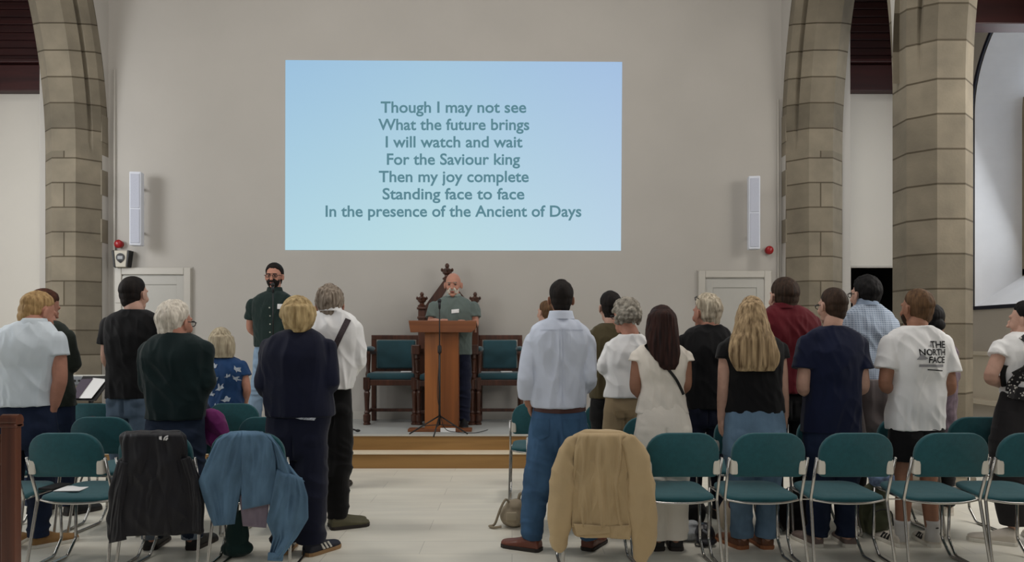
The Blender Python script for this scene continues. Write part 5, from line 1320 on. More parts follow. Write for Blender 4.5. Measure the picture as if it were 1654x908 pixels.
patch(p, 'top', [[(903, 533), (905, 533), (905, 655), (903, 655)], [(908, 533), (910, 533), (910, 655), (908, 655)], [(871, 531), (940, 531), (940, 533), (871, 533)]], 'back_pleat', OXF, 0.004)
# 12 woman behind
p = person('tied', 'woman with tied-back light brown hair mostly hidden behind the pale blue shirt', 6.85, dict(x=882, top=485, w=27, yaw=-40, t=0.010),
    [(528, 874, 896), (534, 866, 904), (545, 863, 908), (600, 866, 905), (640, 866, 905)],
    [dict(p=[(866, 548), (861, 590, 0), (872, 610, 0.15)], sleeve=1.5, loose=0.014, side=-1, k=0.85), dict(p=[(905, 548), (910, 590, 0), (898, 610, 0.15)], sleeve=1.5, loose=0.014, side=1, k=0.85)],
    SKIN_F, WHT, 'top', bottom=TROB, hair=dict(style='short', nape=-0.6, side=-0.1, seed=2, blobs=[((0, -0.115, -0.02), (0.03, 0.035, 0.05))]), hairmat=H_LBR, shoem=SH_BLK, feet=[(874, 0, 0), (896, 0, 0)])
# 13 olive tee
p = person('olive', 'dark-haired man in olive-brown t-shirt behind the curly-haired woman', 6.08, dict(x=985, top=471, w=36, yaw=-12, t=0.012),
    [(522, 972, 1004), (528, 958, 1018), (538, 952, 1028), (560, 950, 1030), (600, 953, 1028), (643, 952, 1028)],
    [dict(p=[(957, 545), (953, 590, -0.0), (966, 610, 0.18)], sleeve=0.9, loose=0.020, side=-1), dict(p=[(1024, 545), (1028, 590, -0.0), (1014, 610, 0.18)], sleeve=0.6, loose=0.020, side=1)],
    SKIN_F, OLV, 't_shirt', bottom=TROB, hair=dict(style='short', nape=-0.5, topv=0.008, rough=0.006, seed=11), hairmat=H_DK, shoem=SH_BLK, feet=[(968, 0, -5), (1010, 0, 5)])
# 14 curly hair
p = person('curly', 'woman with curly grey hair in white long-sleeved top and khaki cargo trousers', 5.45, dict(x=1010, top=481, w=44, yaw=-27, pitch=0, t=0.022),
    [(540, 1000, 1036), (548, 986, 1046), (558, 978, 1048), (580, 977, 1044), (610, 977, 1040), (642, 976, 1038)],
    [dict(p=[(984, 562), (974, 594, -0.01), (990, 604, 0.17)], sleeve=1.5, loose=0.014, side=-1, r=[0.044, 0.036, 0.027]), dict(p=[(1042, 562), (1048, 600, -0.0), (1034, 612, 0.17)], sleeve=1.5, loose=0.014, side=1, r=[0.044, 0.036, 0.027])],
    SKIN_R, WHT, 'long_sleeved_top', bottom=KHK, hair=dict(style='curly', seed=4, amp=0.004, sc=(60, 60, 60)), hairmat=hairm('curly_grey', (104, 98, 88), (176, 170, 158), st=(14, 14, 14)), shoem=SH_BLK, feet=[(992, 0, -8), (1024, 0, 5)], foldsp=(0.0152, 12.0, 4.4), legfold=0.012,
    legs=[[(991, 690, 18), (990, 770, 16), (990, 840, 13)], [(1024, 690, 18), (1024, 770, 16), (1026, 840, 13)]])
glasses(p, GL)
patch(p, 'bottom', [[(990, 662), (1022, 660), (1022, 666), (1018, 672), (994, 674), (990, 668)], [(1000, 678), (1024, 676), (1024, 700), (1000, 702)]], 'cargo_pocket', cloth('khaki_pocket', (134, 116, 88), var=0.14), 0.008)
# 15 woman in white
p = person('allwhite', 'woman with long dark hair in sleeveless white top and white trousers', 4.82, dict(x=1068, top=492, w=43, yaw=-6, pitch=2, t=0.015),
    [(553, 1050, 1086), (558, 1034, 1100), (566, 1026, 1110), (580, 1028, 1109), (605, 1031, 1107), (628, 1034, 1104), (650, 1030, 1109), (668, 1026, 1113)],
    [dict(p=[(1030, 578), (1026, 626, -0.01), (1042, 648, 0.17)], sleeve=0.12, loose=0.012, side=-1, r=[0.045, 0.037, 0.026]), dict(p=[(1107, 578), (1108, 622, -0.01), (1094, 640, 0.17)], sleeve=0.12, loose=0.012, side=1, r=[0.045, 0.037, 0.026])],
    SKIN_M, CREAM, 'sleeveless_top', bottom=CREAM, hair=dict(style='long', rings=[(500, 1050, 1088, -0.03, 0.10), (515, 1046, 1092, -0.035, 0.105), (535, 1043, 1095, -0.055, 0.09), (555, 1044, 1097, -0.09, 0.06), (572, 1052, 1098, -0.115, 0.04), (588, 1064, 1096, -0.13, 0.028), (598, 1072, 1090, -0.135, 0.012)], seed=3, amp=0.007, ymax=4.86), hairmat=H_DBR,
    shoem=SH_BLK, solem=SOLE_B, legs=[[(1049, 716, 26), (1058, 795, 20), (1062, 872, 19)], [(1092, 716, 26), (1091, 795, 21), (1091, 872, 19)]], feet=[(1062, 0.0, -8), (1092, 0.0, 6)], foldsp=(0.0091, 15.0, 4.4), legfold=0.009, bwaist=(640, 1036, 1102), hipdep=0.68, butt=1.25)
ribbon(p, 'top', [(1038, 556), (1052, 574), (1070, 592), (1088, 614), (1100, 636)], 0.018, 'crossbody_strap', BLACK, top_level=('thin black crossbody strap running diagonally over the sleeveless white top', 'strap'))
# 16 grey hair black tee
p = person('shades', 'man with silver hair and sunglasses on head in black t-shirt before the right door', 5.5, dict(x=1141, top=475, w=43, yaw=-30, pitch=2, t=0.014),
    [(524, 1128, 1164), (530, 1112, 1174), (538, 1103, 1180), (556, 1100, 1181), (600, 1102, 1178), (660, 1106, 1174)],
    [dict(p=[(1106, 552), (1101, 600, 0), (1116, 626, 0.18)], sleeve=1.2, loose=0.018, side=-1), dict(p=[(1174, 552), (1178, 600, 0), (1164, 626, 0.18)], sleeve=0.7, loose=0.018, side=1)],
    SKIN_R, BLK, 't_shirt', bottom=NVT, hair=dict(style='short', nape=-0.5, side=0.0, rough=0.008, topv=0.010, seed=13, amp=0.006), hairmat=H_SIL, shoem=SH_BLK, feet=[(1122, 0, 0), (1160, 0, 0)])
glasses(p, GL, True, up=0.10)
# 17 long blonde
p = person('blonde', 'woman with very long blonde hair in black t-shirt, light jeans and tan sandals', 4.86, dict(x=1213, top=477, w=38, yaw=0, pitch=0, t=0.012),
    [(535, 1195, 1232), (543, 1178, 1250), (552, 1168, 1262), (568, 1168, 1264), (600, 1171, 1262), (630, 1172, 1262), (666, 1169, 1266)],
    [dict(p=[(1172, 564), (1168, 625, -0.02), (1165, 678, 0.01)], r=[0.046, 0.037, 0.025], sleeve=0.26, loose=0.014, side=-1, n=(-1, -0.2, 0), curl=0.25, hk=0.9), dict(p=[(1259, 564), (1264, 625, -0.02), (1268, 672, 0.03)], r=[0.046, 0.037, 0.025], sleeve=0.26, loose=0.014, side=1, n=(1, -0.2, 0), curl=0.25, hk=0.9)],
    SKIN_F, BLK, 't_shirt', bottom=DN2, bname='jeans', hair=dict(style='long', rings=[(486, 1196, 1231, -0.02, 0.09), (505, 1191, 1235, -0.03, 0.102), (530, 1186, 1243, -0.06, 0.10), (550, 1180, 1252, -0.095, 0.085), (572, 1178, 1258, -0.12, 0.06), (590, 1184, 1256, -0.135, 0.04), (600, 1190, 1250, -0.14, 0.02)], seed=12, amp=0.006, sc=(44, 44, 3), ymax=4.90), hairmat=H_LBL,
    shoem=SH_SAN, solem=mat('cork_sole', (150, 96, 62), 0.8, var=0.1), legs=[[(1195, 722, 27), (1197, 800, 18), (1198, 874, 17)], [(1242, 722, 27), (1240, 800, 18), (1238, 874, 17)]], feet=[(1198, 0.0, -20), (1238, 0.0, -4)], foldsp=(0.0091, 12.0, 3.3), legfold=0.008, hipdep=0.70, butt=1.25)
# 18 maroon
p = person('maroon', 'tall brown-haired man in maroon polo shirt behind the long-haired blonde woman', 5.5, dict(x=1265, top=447, w=45, yaw=-13, pitch=0, t=0.013),
    [(493, 1247, 1288), (500, 1236, 1304), (508, 1230, 1314), (526, 1228, 1320), (560, 1230, 1318), (600, 1233, 1315), (635, 1236, 1310)],
    [dict(p=[(1236, 522), (1232, 580, 0), (1250, 605, 0.2)], sleeve=1.0, loose=0.020, side=-1, k=1.05), dict(p=[(1312, 522), (1316, 580, 0), (1298, 605, 0.2)], sleeve=0.9, loose=0.02, side=1, k=1.05)],
    SKIN_F, MAR, 'polo_shirt', bottom=TROB, hair=dict(style='short', nape=-0.55, seed=14, rough=0.003), hairmat=H_BRN, shoem=SH_BLK, feet=[(1250, 0, 0), (1292, 0, 0)], collar=(MAR, 0.030, 1.1), neck=(1266, 496))
# 19 navy tee
p = person('navytee', 'man in navy blue t-shirt and glasses with dark jeans, right of the blonde woman', 4.9, dict(x=1344, top=464, w=42, yaw=-17, pitch=2, t=0.011),
    [(526, 1326, 1362), (532, 1311, 1378), (540, 1301, 1389), (556, 1299, 1391), (590, 1302, 1389), (640, 1300, 1388), (680, 1297, 1389), (698, 1296, 1390)],
    [dict(p=[(1304, 556), (1297, 626, -0.03), (1316, 642, 0.20)], sleeve=0.58, loose=0.024, side=-1, r=[0.05, 0.043, 0.03], flare=0.012), dict(p=[(1386, 556), (1394, 624, -0.03), (1376, 640, 0.20)], sleeve=0.60, loose=0.022, side=1, r=[0.05, 0.042, 0.03], flare=0.012)],
    SKIN_F, NVY, 't_shirt', bottom=DN3, bname='jeans', hair=dict(style='short', nape=-0.5, side=0.0, seed=15, rough=0.002, amp=0.002), hairmat=H_BRN, shoem=SH_GRY, solem=SOLE_W,
    legs=[[(1321, 735, 25), (1323, 800, 19), (1319, 872, 16)], [(1366, 735, 25), (1366, 800, 19), (1368, 872, 16)]], feet=[(1318, 0.0, -10), (1372, 0.0, 6)], foldsp=(0.0152, 10.5, 2.4))
glasses(p, GL)
# 20 blue check
p = person('check', 'tall black-haired man in blue check shirt, grey jacket tied around the waist', 5.55, dict(x=1397, top=445, w=44, yaw=-20, pitch=0, t=0.018),
    [(491, 1384, 1418), (498, 1374, 1430), (506, 1368, 1440), (520, 1367, 1444), (560, 1370, 1443), (590, 1373, 1441), (616, 1375, 1438)],
    [dict(p=[(1372, 524), (1366, 580, 0), (1382, 600, 0.2)], sleeve=0.9, loose=0.020, side=-1), dict(p=[(1438, 524), (1442, 580, 0), (1428, 600, 0.2)], sleeve=0.9, loose=0.02, side=1)],
    SKIN_F, check_mat(), 'check_shirt', bottom=TROB, hair=dict(style='short', nape=-0.62, side=-0.12, seed=16, rough=0.010, topv=0.006, amp=0.006), hairmat=H_BLK, shoem=SH_BLK, feet=[(1385, 0, 0), (1425, 0, 0)], collar=(mat('collar_blue', (140, 156, 178), 0.9, var=0.1), 0.04, 1.02), foldsp=(0.0152, 10.5, 3.3))
glasses(p, GL)
# 21 printed tee
p = person('printed', 'bearded man in white printed t-shirt, black shorts, white socks and trainers', 4.9, dict(x=1480, top=466, w=45, yaw=-18, pitch=0, t=0.013, beard=H_BRN, bt=0.012),
    [(526, 1461, 1500), (532, 1446, 1514), (540, 1436, 1524), (556, 1434, 1528), (600, 1437, 1526), (640, 1436, 1525), (670, 1434, 1524), (694, 1433, 1523)],
    [dict(p=[(1438, 556), (1430, 622, -0.03), (1450, 636, 0.20)], sleeve=0.62, loose=0.026, side=-1, r=[0.05, 0.042, 0.03], flare=0.008), dict(p=[(1524, 556), (1534, 626, -0.03), (1516, 640, 0.20)], sleeve=0.66, loose=0.028, side=1, r=[0.05, 0.041, 0.03], flare=0.008)],
    SKIN_M, WHT, 't_shirt', bottom=BLK, bname='shorts', hair=dict(style='short', nape=-0.5, side=0.0, seed=17, rough=0.003), hairmat=H_LBR, shoem=SH_WHT, solem=SOLE_W, shoetrim=SH_BLK,
    legs=[[(1458, 722, 24), (1460, 786, 15.5), (1457, 868, 12)], [(1500, 722, 24), (1500, 786, 15.5), (1506, 868, 12)]], legto=0.34, feet=[(1456, 0.0, -8), (1508, 0.0, 6)], foldsp=(0.0152, 10.5, 2.2))
for lx in (1457, 1506):
    q = W(lx, 0, p['d']); m = MB(); rg = [ring(q.x-p['org'][0], 0, z, r, r*1.05, 20, 2) for z, r in ((0.04, 0.046), (0.09, 0.042), (0.15, 0.048), (0.178, 0.052), (0.178, 0.046))]; V, F = loft_geo(rg); m.add(V, F); m.build('sock', SOCK, p['root'], smooth=True)
    patch_m = MB().add(*ell_geo((q.x-p['org'][0]+0.005, -0.047, 0.135), (0.012, 0.004, 0.006), None, 10, 6)); patch_m.build('sock_mark', BLACK, p['root'])
# lettering on the tee
def lettering(P_, tx, xa, xb, ybase, ycap, m, bold=0.02, off=0.004, name='printed_lettering'):
    co, F = text_mesh(tx, bold); x0, x1 = co[:, 0].min(), co[:, 0].max(); h = text_mesh('H')[0][:, 1].max()
    polys = []
    tree = P_.setdefault('tree_top', bvh_of(P_['top'])); org = P_['org']
    pts = [(xa+(p[0]-x0)/(x1-x0)*(xb-xa), ybase-p[1]/h*(ybase-ycap)) for p in co]
    bm = bmesh.new(); vs = [bm.verts.new((p[0], 0, p[1])) for p in pts]
    for f in F:
        try: bm.faces.new([vs[i] for i in f])
        except Exception: pass
    bmesh.ops.subdivide_edges(bm, edges=[e for e in bm.edges if e.calc_length() > 4], cuts=1); bmesh.ops.triangulate(bm, faces=bm.faces[:])
    bm.verts.index_update(); pts = [(v.co.x, v.co.z) for v in bm.verts]; F = [[v.index for v in f.verts] for f in bm.faces]; bm.free()
    V = drape_points(pts, tree, P_['d'], off); b = MB(); b.v = [(v.x-org[0], v.y-org[1], v.z-org[2]) for v in V]; b.f = F
    return b.build(name, m, P_['root'])
INK = mat('black_ink', (22, 22, 26), 0.8, var=0); GINK = mat('grey_ink', (150, 150, 154), 0.8, var=0.1)
lettering(p, 'THE', 1486.5, 1512.5, 561.6, 551.2, INK, 0.022); lettering(p, 'NORTH', 1467, 1512.5, 573.2, 563.6, INK, 0.022); lettering(p, 'FACE', 1481, 1511.5, 585.2, 575.6, INK, 0.022)
patch(p, 'top', [[(1462, 580), (1470, 571), (1480, 578), (1476, 580)], [(1466, 587.5), (1509, 588), (1509, 592), (1466, 591.5)], [(1484, 559), (1488, 552), (1492, 560)]], 'printed_graphic', GINK, 0.003)
patch(p, 'top', [[(1480, 595), (1508, 597), (1508, 598.6), (1480, 596.6)]], 'printed_line', INK, 0.003)
# 22 dark hair, plum dress
p = person('plum', 'person with black pinned-up hair and plum-grey top behind the white printed tee', 5.6, dict(x=1506, top=492, w=34, yaw=10, pitch=0, t=0.014),
    [(540, 1498, 1524), (546, 1490, 1532), (556, 1486, 1538), (580, 1487, 1541), (640, 1487, 1542), (700, 1484, 1546), (742, 1484, 1547)],
    [dict(p=[(1491, 566), (1490, 610, 0.0), (1500, 630, 0.2)], sleeve=1.2, loose=0.014, side=-1, k=0.9), dict(p=[(1534, 566), (1538, 610, 0.0), (1524, 630, 0.2)], sleeve=1.2, loose=0.014, side=1, k=0.9)],
    SKIN_B, PLUM, 'tunic', bottom=TROB, hair=dict(style='short', nape=-0.6, side=-0.2, seed=18, topv=0.006, blobs=[((0.02, -0.10, -0.045), (0.05, 0.045, 0.05))]), hairmat=H_BLK, shoem=SH_WHT, solem=SOLE_W, feet=[(1498, 0, 0), (1530, 0, 0)], foldsp=(0.0152, 12.0, 1.3),
    legs=[[(1503, 745, 14), (1502, 790, 12), (1502, 845, 10)], [(1528, 745, 14), (1528, 790, 12), (1530, 845, 10)]])
# 23 woman with baby carrier
p = person('carrier', 'woman in white t-shirt and wide charcoal trousers wearing a baby carrier, right edge', 4.96, dict(x=1658, top=484, w=46, yaw=-36, pitch=4, t=0.016),
    [(536, 1640, 1678), (542, 1626, 1692), (550, 1618, 1700), (566, 1614, 1703), (600, 1616, 1698), (636, 1618, 1696)],
    [dict(p=[(1618, 562), (1600, 610, -0.03), (1630, 626, 0.14)], sleeve=0.30, loose=0.020, side=-1, r=[0.050, 0.042, 0.028]), dict(p=[(1698, 562), (1706, 612, -0.03), (1690, 630, 0.16)], sleeve=0.30, loose=0.02, side=1, r=[0.05, 0.042, 0.028])],
    SKIN_F, WHT, 't_shirt', bottom=CHAR, hair=dict(style='short', nape=-0.6, side=-0.1, seed=19, blobs=[((0, -0.115, 0.01), (0.045, 0.045, 0.06))]), hairmat=H_BLK, shoem=SH_WHT, solem=SOLE_W,
    legs=[[(1632, 720, 31), (1634, 800, 26), (1637, 858, 18)], [(1678, 720, 31), (1684, 800, 27), (1690, 862, 20)]], feet=[(1634, -0.02, -58), (1690, 0.0, 10)], legfold=0.008, hipdep=0.62, ankle_z=0.13)
def star_print():
    m, n, l, b = nt('star_print_black')
    tc = n.new('ShaderNodeTexCoord'); v = n.new('ShaderNodeTexVoronoi'); v.inputs['Scale'].default_value = 42; l.new(tc.outputs['Object'], v.inputs['Vector'])
    r = n.new('ShaderNodeValToRGB'); r.color_ramp.interpolation = 'CONSTANT'; e = r.color_ramp.elements; e[0].position = 0; e[0].color = srgb((206, 202, 196))+(1,); e[1].position = 0.30; e[1].color = srgb((34, 33, 36))+(1,)
    l.new(v.outputs['Distance'], r.inputs[0]); l.new(r.outputs[0], b.inputs['Base Color']); b.inputs['Roughness'].default_value = 0.85; return m
CM = star_print()
cr = empty('baby_carrier', p['org'], 'black and white patterned baby carrier straps worn over the white t-shirt, right edge', 'baby carrier')
def crstrap(line, w, m, name, off, th=0.012):
    o = ribbon(p, 'top', line, w, name, m, th, off); o.parent = cr; return o
crstrap([(1640, 541), (1650, 556), (1652, 576), (1640, 596), (1626, 616), (1622, 632)], 0.075, CM, 'shoulder_strap', 0.006, 0.014)
crstrap([(1660, 541), (1668, 556), (1662, 575), (1640, 590), (1622, 604)], 0.035, BLACK, 'crossing_strap', 0.022)
crstrap([(1690, 545), (1684, 566), (1668, 584), (1650, 596), (1632, 606)], 0.05, CM, 'shoulder_strap', 0.03)
crstrap([(1612, 629), (1632, 634), (1660, 634), (1700, 632)], 0.085, CM, 'waist_belt', 0.012, 0.02)
crstrap([(1648, 634), (1670, 634), (1702, 632)], 0.10, BLACK, 'waist_pad', 0.034, 0.02)
crstrap([(1617, 590), (1614, 606), (1616, 624)], 0.03, BLACK, 'side_strap', 0.01)
# ================================================================== COATS, BAGS AND SMALL THINGS
def rings_px(rs, d, n=40, e=2.4, sub=22):
    ys = [r[0] for r in rs]; out = []
    for i in range(sub+1):
        y = ys[0]+(ys[-1]-ys[0])*i/sub; q = [np.interp(y, ys, [r[j] for r in rs]) for j in (1, 2, 3, 4)]
        c = W((q[0]+q[1])/2, y, d+q[2]); out.append(ring(c.x, c.y, c.z, (q[1]-q[0])/2*c.y/FPX, q[3], n, e))
    return loft_geo(out)
def tube_px(ps, d, n=20, sm=5, caps=True, flat=(1.0, 0.55)):
    return tube_geo([W(p[0], p[1], d+(p[3] if len(p) > 3 else 0)) for p in ps], [p[2]*d/FPX for p in ps], n, sm, caps, flat)
def pl(P, v):
    t = np.linspace(0, 1, len(P)); return np.interp(v, t, [p[0] for p in P]), np.interp(v, t, [p[1] for p in P])
def sheet(L, Rr, d, y0, bulge=0.05, pleats=5, amp=0.012, seed=0, over=0.05, thick=0.005, nu=44, nv=40, sag=0.0):
    """hanging cloth between a left and a right edge (picture points at distance d), with pleats; closed thin solid"""
    V = []; F = []
    g = np.array([[(u, v) for u in np.linspace(0, 1, nu)] for v in np.linspace(0, 1, nv)]).reshape(-1, 2)
    n1 = vnoise(np.stack([g[:, 0]*pleats+seed*3.7+0.5*vnoise(np.stack([g[:, 0]*2, g[:, 1]*2.5, g[:, 0]*0+seed], 1)), g[:, 1]*1.3+seed, g[:, 0]*0+seed*1.9], 1))
    n2 = vnoise(np.stack([g[:, 0]*pleats*2.3+seed, g[:, 1]*2.8+seed*2+g[:, 0]*2, g[:, 0]*0+seed], 1))
    f = amp*((1-2.4*np.abs(n1))*0.75+(1-2.4*np.abs(n2))*0.35)
    for k, (u, v) in enumerate(g):
        lx, ly = pl(L, v); rx_, ry_ = pl(Rr, v); px = lx+(rx_-lx)*u; py = ly+(ry_-ly)*u+sag*sin(pi*u)*v
        top = max(0.0, 1-v/0.10)
        yy = d+y0-bulge*(1-(2*u-1)**2)*0.6-f[k]*(0.3+0.7*min(1, v*2.5))+over*(1-sqrt(max(0, 1-top*top)))
        V.append(W(px, py, yy))
    n = len(V); V += [p+Vector((0, thick, 0)) for p in V]
    I = lambda j, i: j*nu+i
    for j in range(nv-1):
        for i in range(nu-1):
            F.append((I(j, i), I(j+1, i), I(j+1, i+1), I(j, i+1))); F.append((n+I(j, i), n+I(j, i+1), n+I(j+1, i+1), n+I(j+1, i)))
    for i in range(nu-1): F.append((I(0, i), I(0, i+1), n+I(0, i+1), n+I(0, i))); F.append((I(nv-1, i+1), I(nv-1, i), n+I(nv-1, i), n+I(nv-1, i+1)))
    for j in range(nv-1): F.append((I(j+1, 0), I(j, 0), n+I(j, 0), n+I(j+1, 0))); F.append((I(j, nu-1), I(j+1, nu-1), n+I(j+1, nu-1), n+I(j, nu-1)))
    return V, F
def add_sheets(o, sheets):
    """sew hanging panels into the coat's own mesh"""
    me = o.data; bm = bmesh.new(); bm.from_mesh(me); org = Vector(o.location)
    for V, F in sheets:
        vs = [bm.verts.new(p-org) for p in V]
        for f in F:
            q = bm.faces.new([vs[i] for i in f]); q.smooth = True
    bm.to_mesh(me); bm.free()
def coat(name, pieces, m, label, cat, amp, sx, sz, seed, origin, extra=(), vox=0.006):
    me = fuse(pieces, vox, 3, folds(amp, seed, sx, sz, 0.02), origin); o = link(name, me, m); o.location = origin; tag(o, label, cat); return o
TANJ = cloth('tan_jacket', (178, 156, 120), var=0.08, scale=4); BLKJ = cloth('black_shell', (22, 22, 28), var=0.15, rough=0.55); DEN = denim('washed_shirt', (84, 112, 136))
d = 4.295
tan = coat('jacket', [rings_px([(695, 944, 1004, 0.0, 0.04), (699, 930, 1018, 0.0, 0.06), (708, 922, 1024, 0, 0.062), (722, 916, 1030, 0.0, 0.066), (760, 914, 1030, -0.01, 0.062), (800, 918, 1028, -0.02, 0.055), (845, 922, 1026, -0.03, 0.05), (850, 926, 1020, -0.03, 0.048), (866, 930, 1016, -0.03, 0.046)], d),
    tube_px([(925, 716, 12), (914, 745, 17), (909, 790, 20), (905, 840, 19), (903, 866, 13), (903, 880, 12)], d-0.03, flat=(1, 0.8)),
    tube_px([(1018, 714, 13), (1030, 745, 18), (1036, 790, 22), (1037, 840, 22), (1040, 880, 17), (1038, 898, 12)], d-0.05, flat=(1, 0.8)),
    tube_px([(1034, 760, 8), (1046, 800, 11), (1050, 850, 8), (1050, 868, 5)], d+0.05, flat=(1, 0.6))], TANJ, 'tan bomber jacket hung over a chair in the nearest row', 'jacket', 0.018, 10, 1.8, 5, (W(975, 780, d).x, d, 0))
add_sheets(tan, [sheet([(936, 698), (928, 725), (925, 780), (924, 852)], [(1008, 698), (1015, 725), (1013, 780), (1020, 852)], d, -0.064, 0.030, 6, 0.024, 5, 0.07),
    sheet([(926, 846), (932, 866)], [(985, 850), (986, 862)], d, -0.086, 0.012, 3, 0.006, 1, 0.0, 0.008, 30, 8), sheet([(984, 850), (986, 870)], [(1021, 848), (1018, 872)], d, -0.082, 0.012, 3, 0.006, 2, 0.0, 0.008, 30, 8)])
tan_p = dict(root=tan, org=(W(975, 780, d).x, d, 0), d=d, top=tan)
#ribbon(tan_p, 'top', [(922, 853), (950, 858), (975, 858), (1000, 860), (1020, 856)], 0.055, 'ribbed_hem', cloth('tan_rib', (166, 144, 108), var=0.05, scale=200), 0.004, 0.001)
d = 4.295
blk = coat('jacket', [rings_px([(696, 203, 290, 0.0, 0.035), (700, 196, 297, 0, 0.06), (718, 198, 298, 0, 0.060), (738, 199, 300, 0.0, 0.062), (755, 194, 304, -0.01, 0.062), (790, 188, 314, -0.02, 0.062), (830, 184, 319, -0.03, 0.058), (862, 182, 321, -0.03, 0.052)], d),
    tube_px([(198, 748, 8), (189, 790, 11), (183, 840, 11), (180, 868, 6), (178, 876, 2)], d-0.03, flat=(1, 0.7)), tube_px([(302, 745, 8), (314, 780, 12), (321, 820, 11), (322, 856, 8)], d-0.02, flat=(1, 0.7))],
    BLKJ, 'black zip jacket with small white logo hung over a chair on the left', 'jacket', 0.016, 10, 2.0, 9, (W(250, 780, d).x, d, 0))
add_sheets(blk, [sheet([(202, 697), (197, 715), (198, 742), (189, 775), (183, 820), (181, 868)], [(291, 697), (298, 715), (302, 742), (313, 775), (319, 820), (322, 861)], d, -0.062, 0.022, 5, 0.020, 3, 0.07),
    sheet([(194, 745), (185, 790), (178, 840), (176, 878)], [(210, 750), (204, 790), (200, 840), (204, 872)], d, -0.075, 0.02, 2, 0.012, 8, 0.0),
    sheet([(292, 742), (304, 780), (309, 820), (310, 858)], [(306, 738), (318, 770), (325, 815), (324, 860)], d, -0.070, 0.02, 2, 0.012, 9, 0.0)])
blk_p = dict(root=blk, org=(W(250, 780, d).x, d, 0), d=d, top=blk)
def arc(cx, cy, r0, r1, n=9): return [(cx+r1*cos(pi*i/n/1.0*0.5+pi*1.0), cy+r1*sin(pi*i/n*0.5+pi)) for i in range(n+1)]+[(cx+r0*cos(pi*i/n*0.5+pi), cy+r0*sin(pi*i/n*0.5+pi)) for i in range(n, -1, -1)]
patch(blk_p, 'top', [arc(282, 708.5, 2.0, 5.0), arc(282, 708.5, 6.0, 8.0), [(267, 702.5), (272, 701.5), (272, 708), (267, 707)]], 'white_logo', mat('logo_white', (212, 212, 214), 0.6, var=0), 0.006, 2.0)
d = 4.295
den = coat('denim_shirt', [rings_px([(697, 376, 422, 0, 0.04), (702, 362, 434, 0, 0.055), (715, 354, 440, 0, 0.058), (740, 346, 448, 0, 0.056), (765, 340, 450, 0.0, 0.05), (800, 342, 436, 0.0, 0.04)], d),
    tube_px([(448, 745, 10), (462, 775, 14), (468, 810, 16), (466, 838, 15), (456, 870, 12), (446, 892, 9)], d-0.02, flat=(1, 0.6))],
    DEN, 'washed blue denim shirt hung over a chair left of the centre aisle', 'shirt', 0.010, 9, 2.2, 3, (W(397, 780, d).x, d, 0))
add_sheets(den, [sheet([(372, 697), (350, 710), (338, 735), (328, 758), (320, 778), (328, 805), (337, 832), (345, 850)], [(396, 696), (394, 716), (393, 740), (392, 762), (390, 785), (386, 805), (382, 825), (379, 847)], d, -0.066, 0.012, 4, 0.020, 2, 0.07),
    sheet([(391, 696), (391, 720), (390, 750), (389, 785), (391, 824)], [(424, 697), (439, 714), (445, 740), (446, 775), (446, 812)], d, -0.074, 0.018, 3, 0.016, 6, 0.07),
    sheet([(420, 697), (438, 716), (445, 745), (446, 775), (440, 800)], [(436, 702), (452, 722), (465, 748), (480, 767), (492, 778)], d, -0.060, 0.020, 3, 0.018, 7, 0.06),
    sheet([(447, 758), (440, 800), (430, 842), (441, 868), (433, 903)], [(488, 772), (497, 802), (498, 838), (480, 868), (454, 902)], d, -0.085, 0.035, 3, 0.030, 11, 0.02),
    sheet([(433, 893), (432, 906)], [(458, 894), (456, 907)], d, -0.105, 0.012, 1, 0.004, 4, 0.0, 0.010, 16, 5)])
V, F = sheet([(386, 800), (392, 850)], [(436, 800), (430, 853)], d, -0.045, 0.01, 2, 0.010, 5, 0.0, 0.004, 20, 14)
MB().add([p-Vector(den.location) for p in V], F).build('shirt_lining', cloth('lilac_lining', (122, 112, 124)), den, smooth=True)
den_p = dict(root=den, org=(W(397, 780, d).x, d, 0), d=d, top=den)
#patch(den_p, 'top', [[(386.5, 700), (388.5, 700), (388, 760), (380, 800), (378, 800), (386, 760)]], 'yoke_seam', denim('seam_dark', (62, 82, 104)), 0.004)
d = 5.12
coat('purple_garment', [tube_px([(322, 688, 14), (340, 676, 17), (354, 690, 15), (362, 706, 8)], d, flat=(1, 1.0)), tube_px([(330, 700, 12), (350, 712, 12)], d, flat=(1, 1))], cloth('purple', (112, 40, 100), var=0.15), 'purple garment bundled over a second-row chair beside the bird-print top', 'garment', 0.012, 14, 8, 4, (W(340, 690, d).x, d, 0))
d = 6.1
coat('dark_coat', [tube_px([(128, 692, 10), (150, 684, 12), (168, 694, 8)], d, flat=(1, 1.0))], cloth('ink_coat', (20, 24, 36)), 'dark coat lying on the chair beneath the music stand', 'coat', 0.008, 14, 8, 6, (W(146, 690, d).x, d, 0))
# paper and dark booklet on the first chair
def on_seat(px, rear, dy, z, w, dep, label, name, m, yaw, cat, h=0.006):
    x = (px-CX)*(rear+dy)/FPX; o = MB().bbox(-w/2, w/2, -dep/2, dep/2, 0, h, 0.002).build(name, m); o.location = (x, rear+dy, z); o.rotation_euler.z = yaw; tag(o, label, cat); return o
on_seat(121, R1, 0.25, 0.459, 0.155, 0.20, 'white paper sheet lying on the teal seat next to the pew end', 'paper_sheet', WHITEP, 0.05, 'paper')
on_seat(90, R1, 0.27, 0.459, 0.10, 0.17, 'dark booklet lying left of the white sheet on the teal seat', 'booklet', BLACK, -0.15, 'book', 0.014)
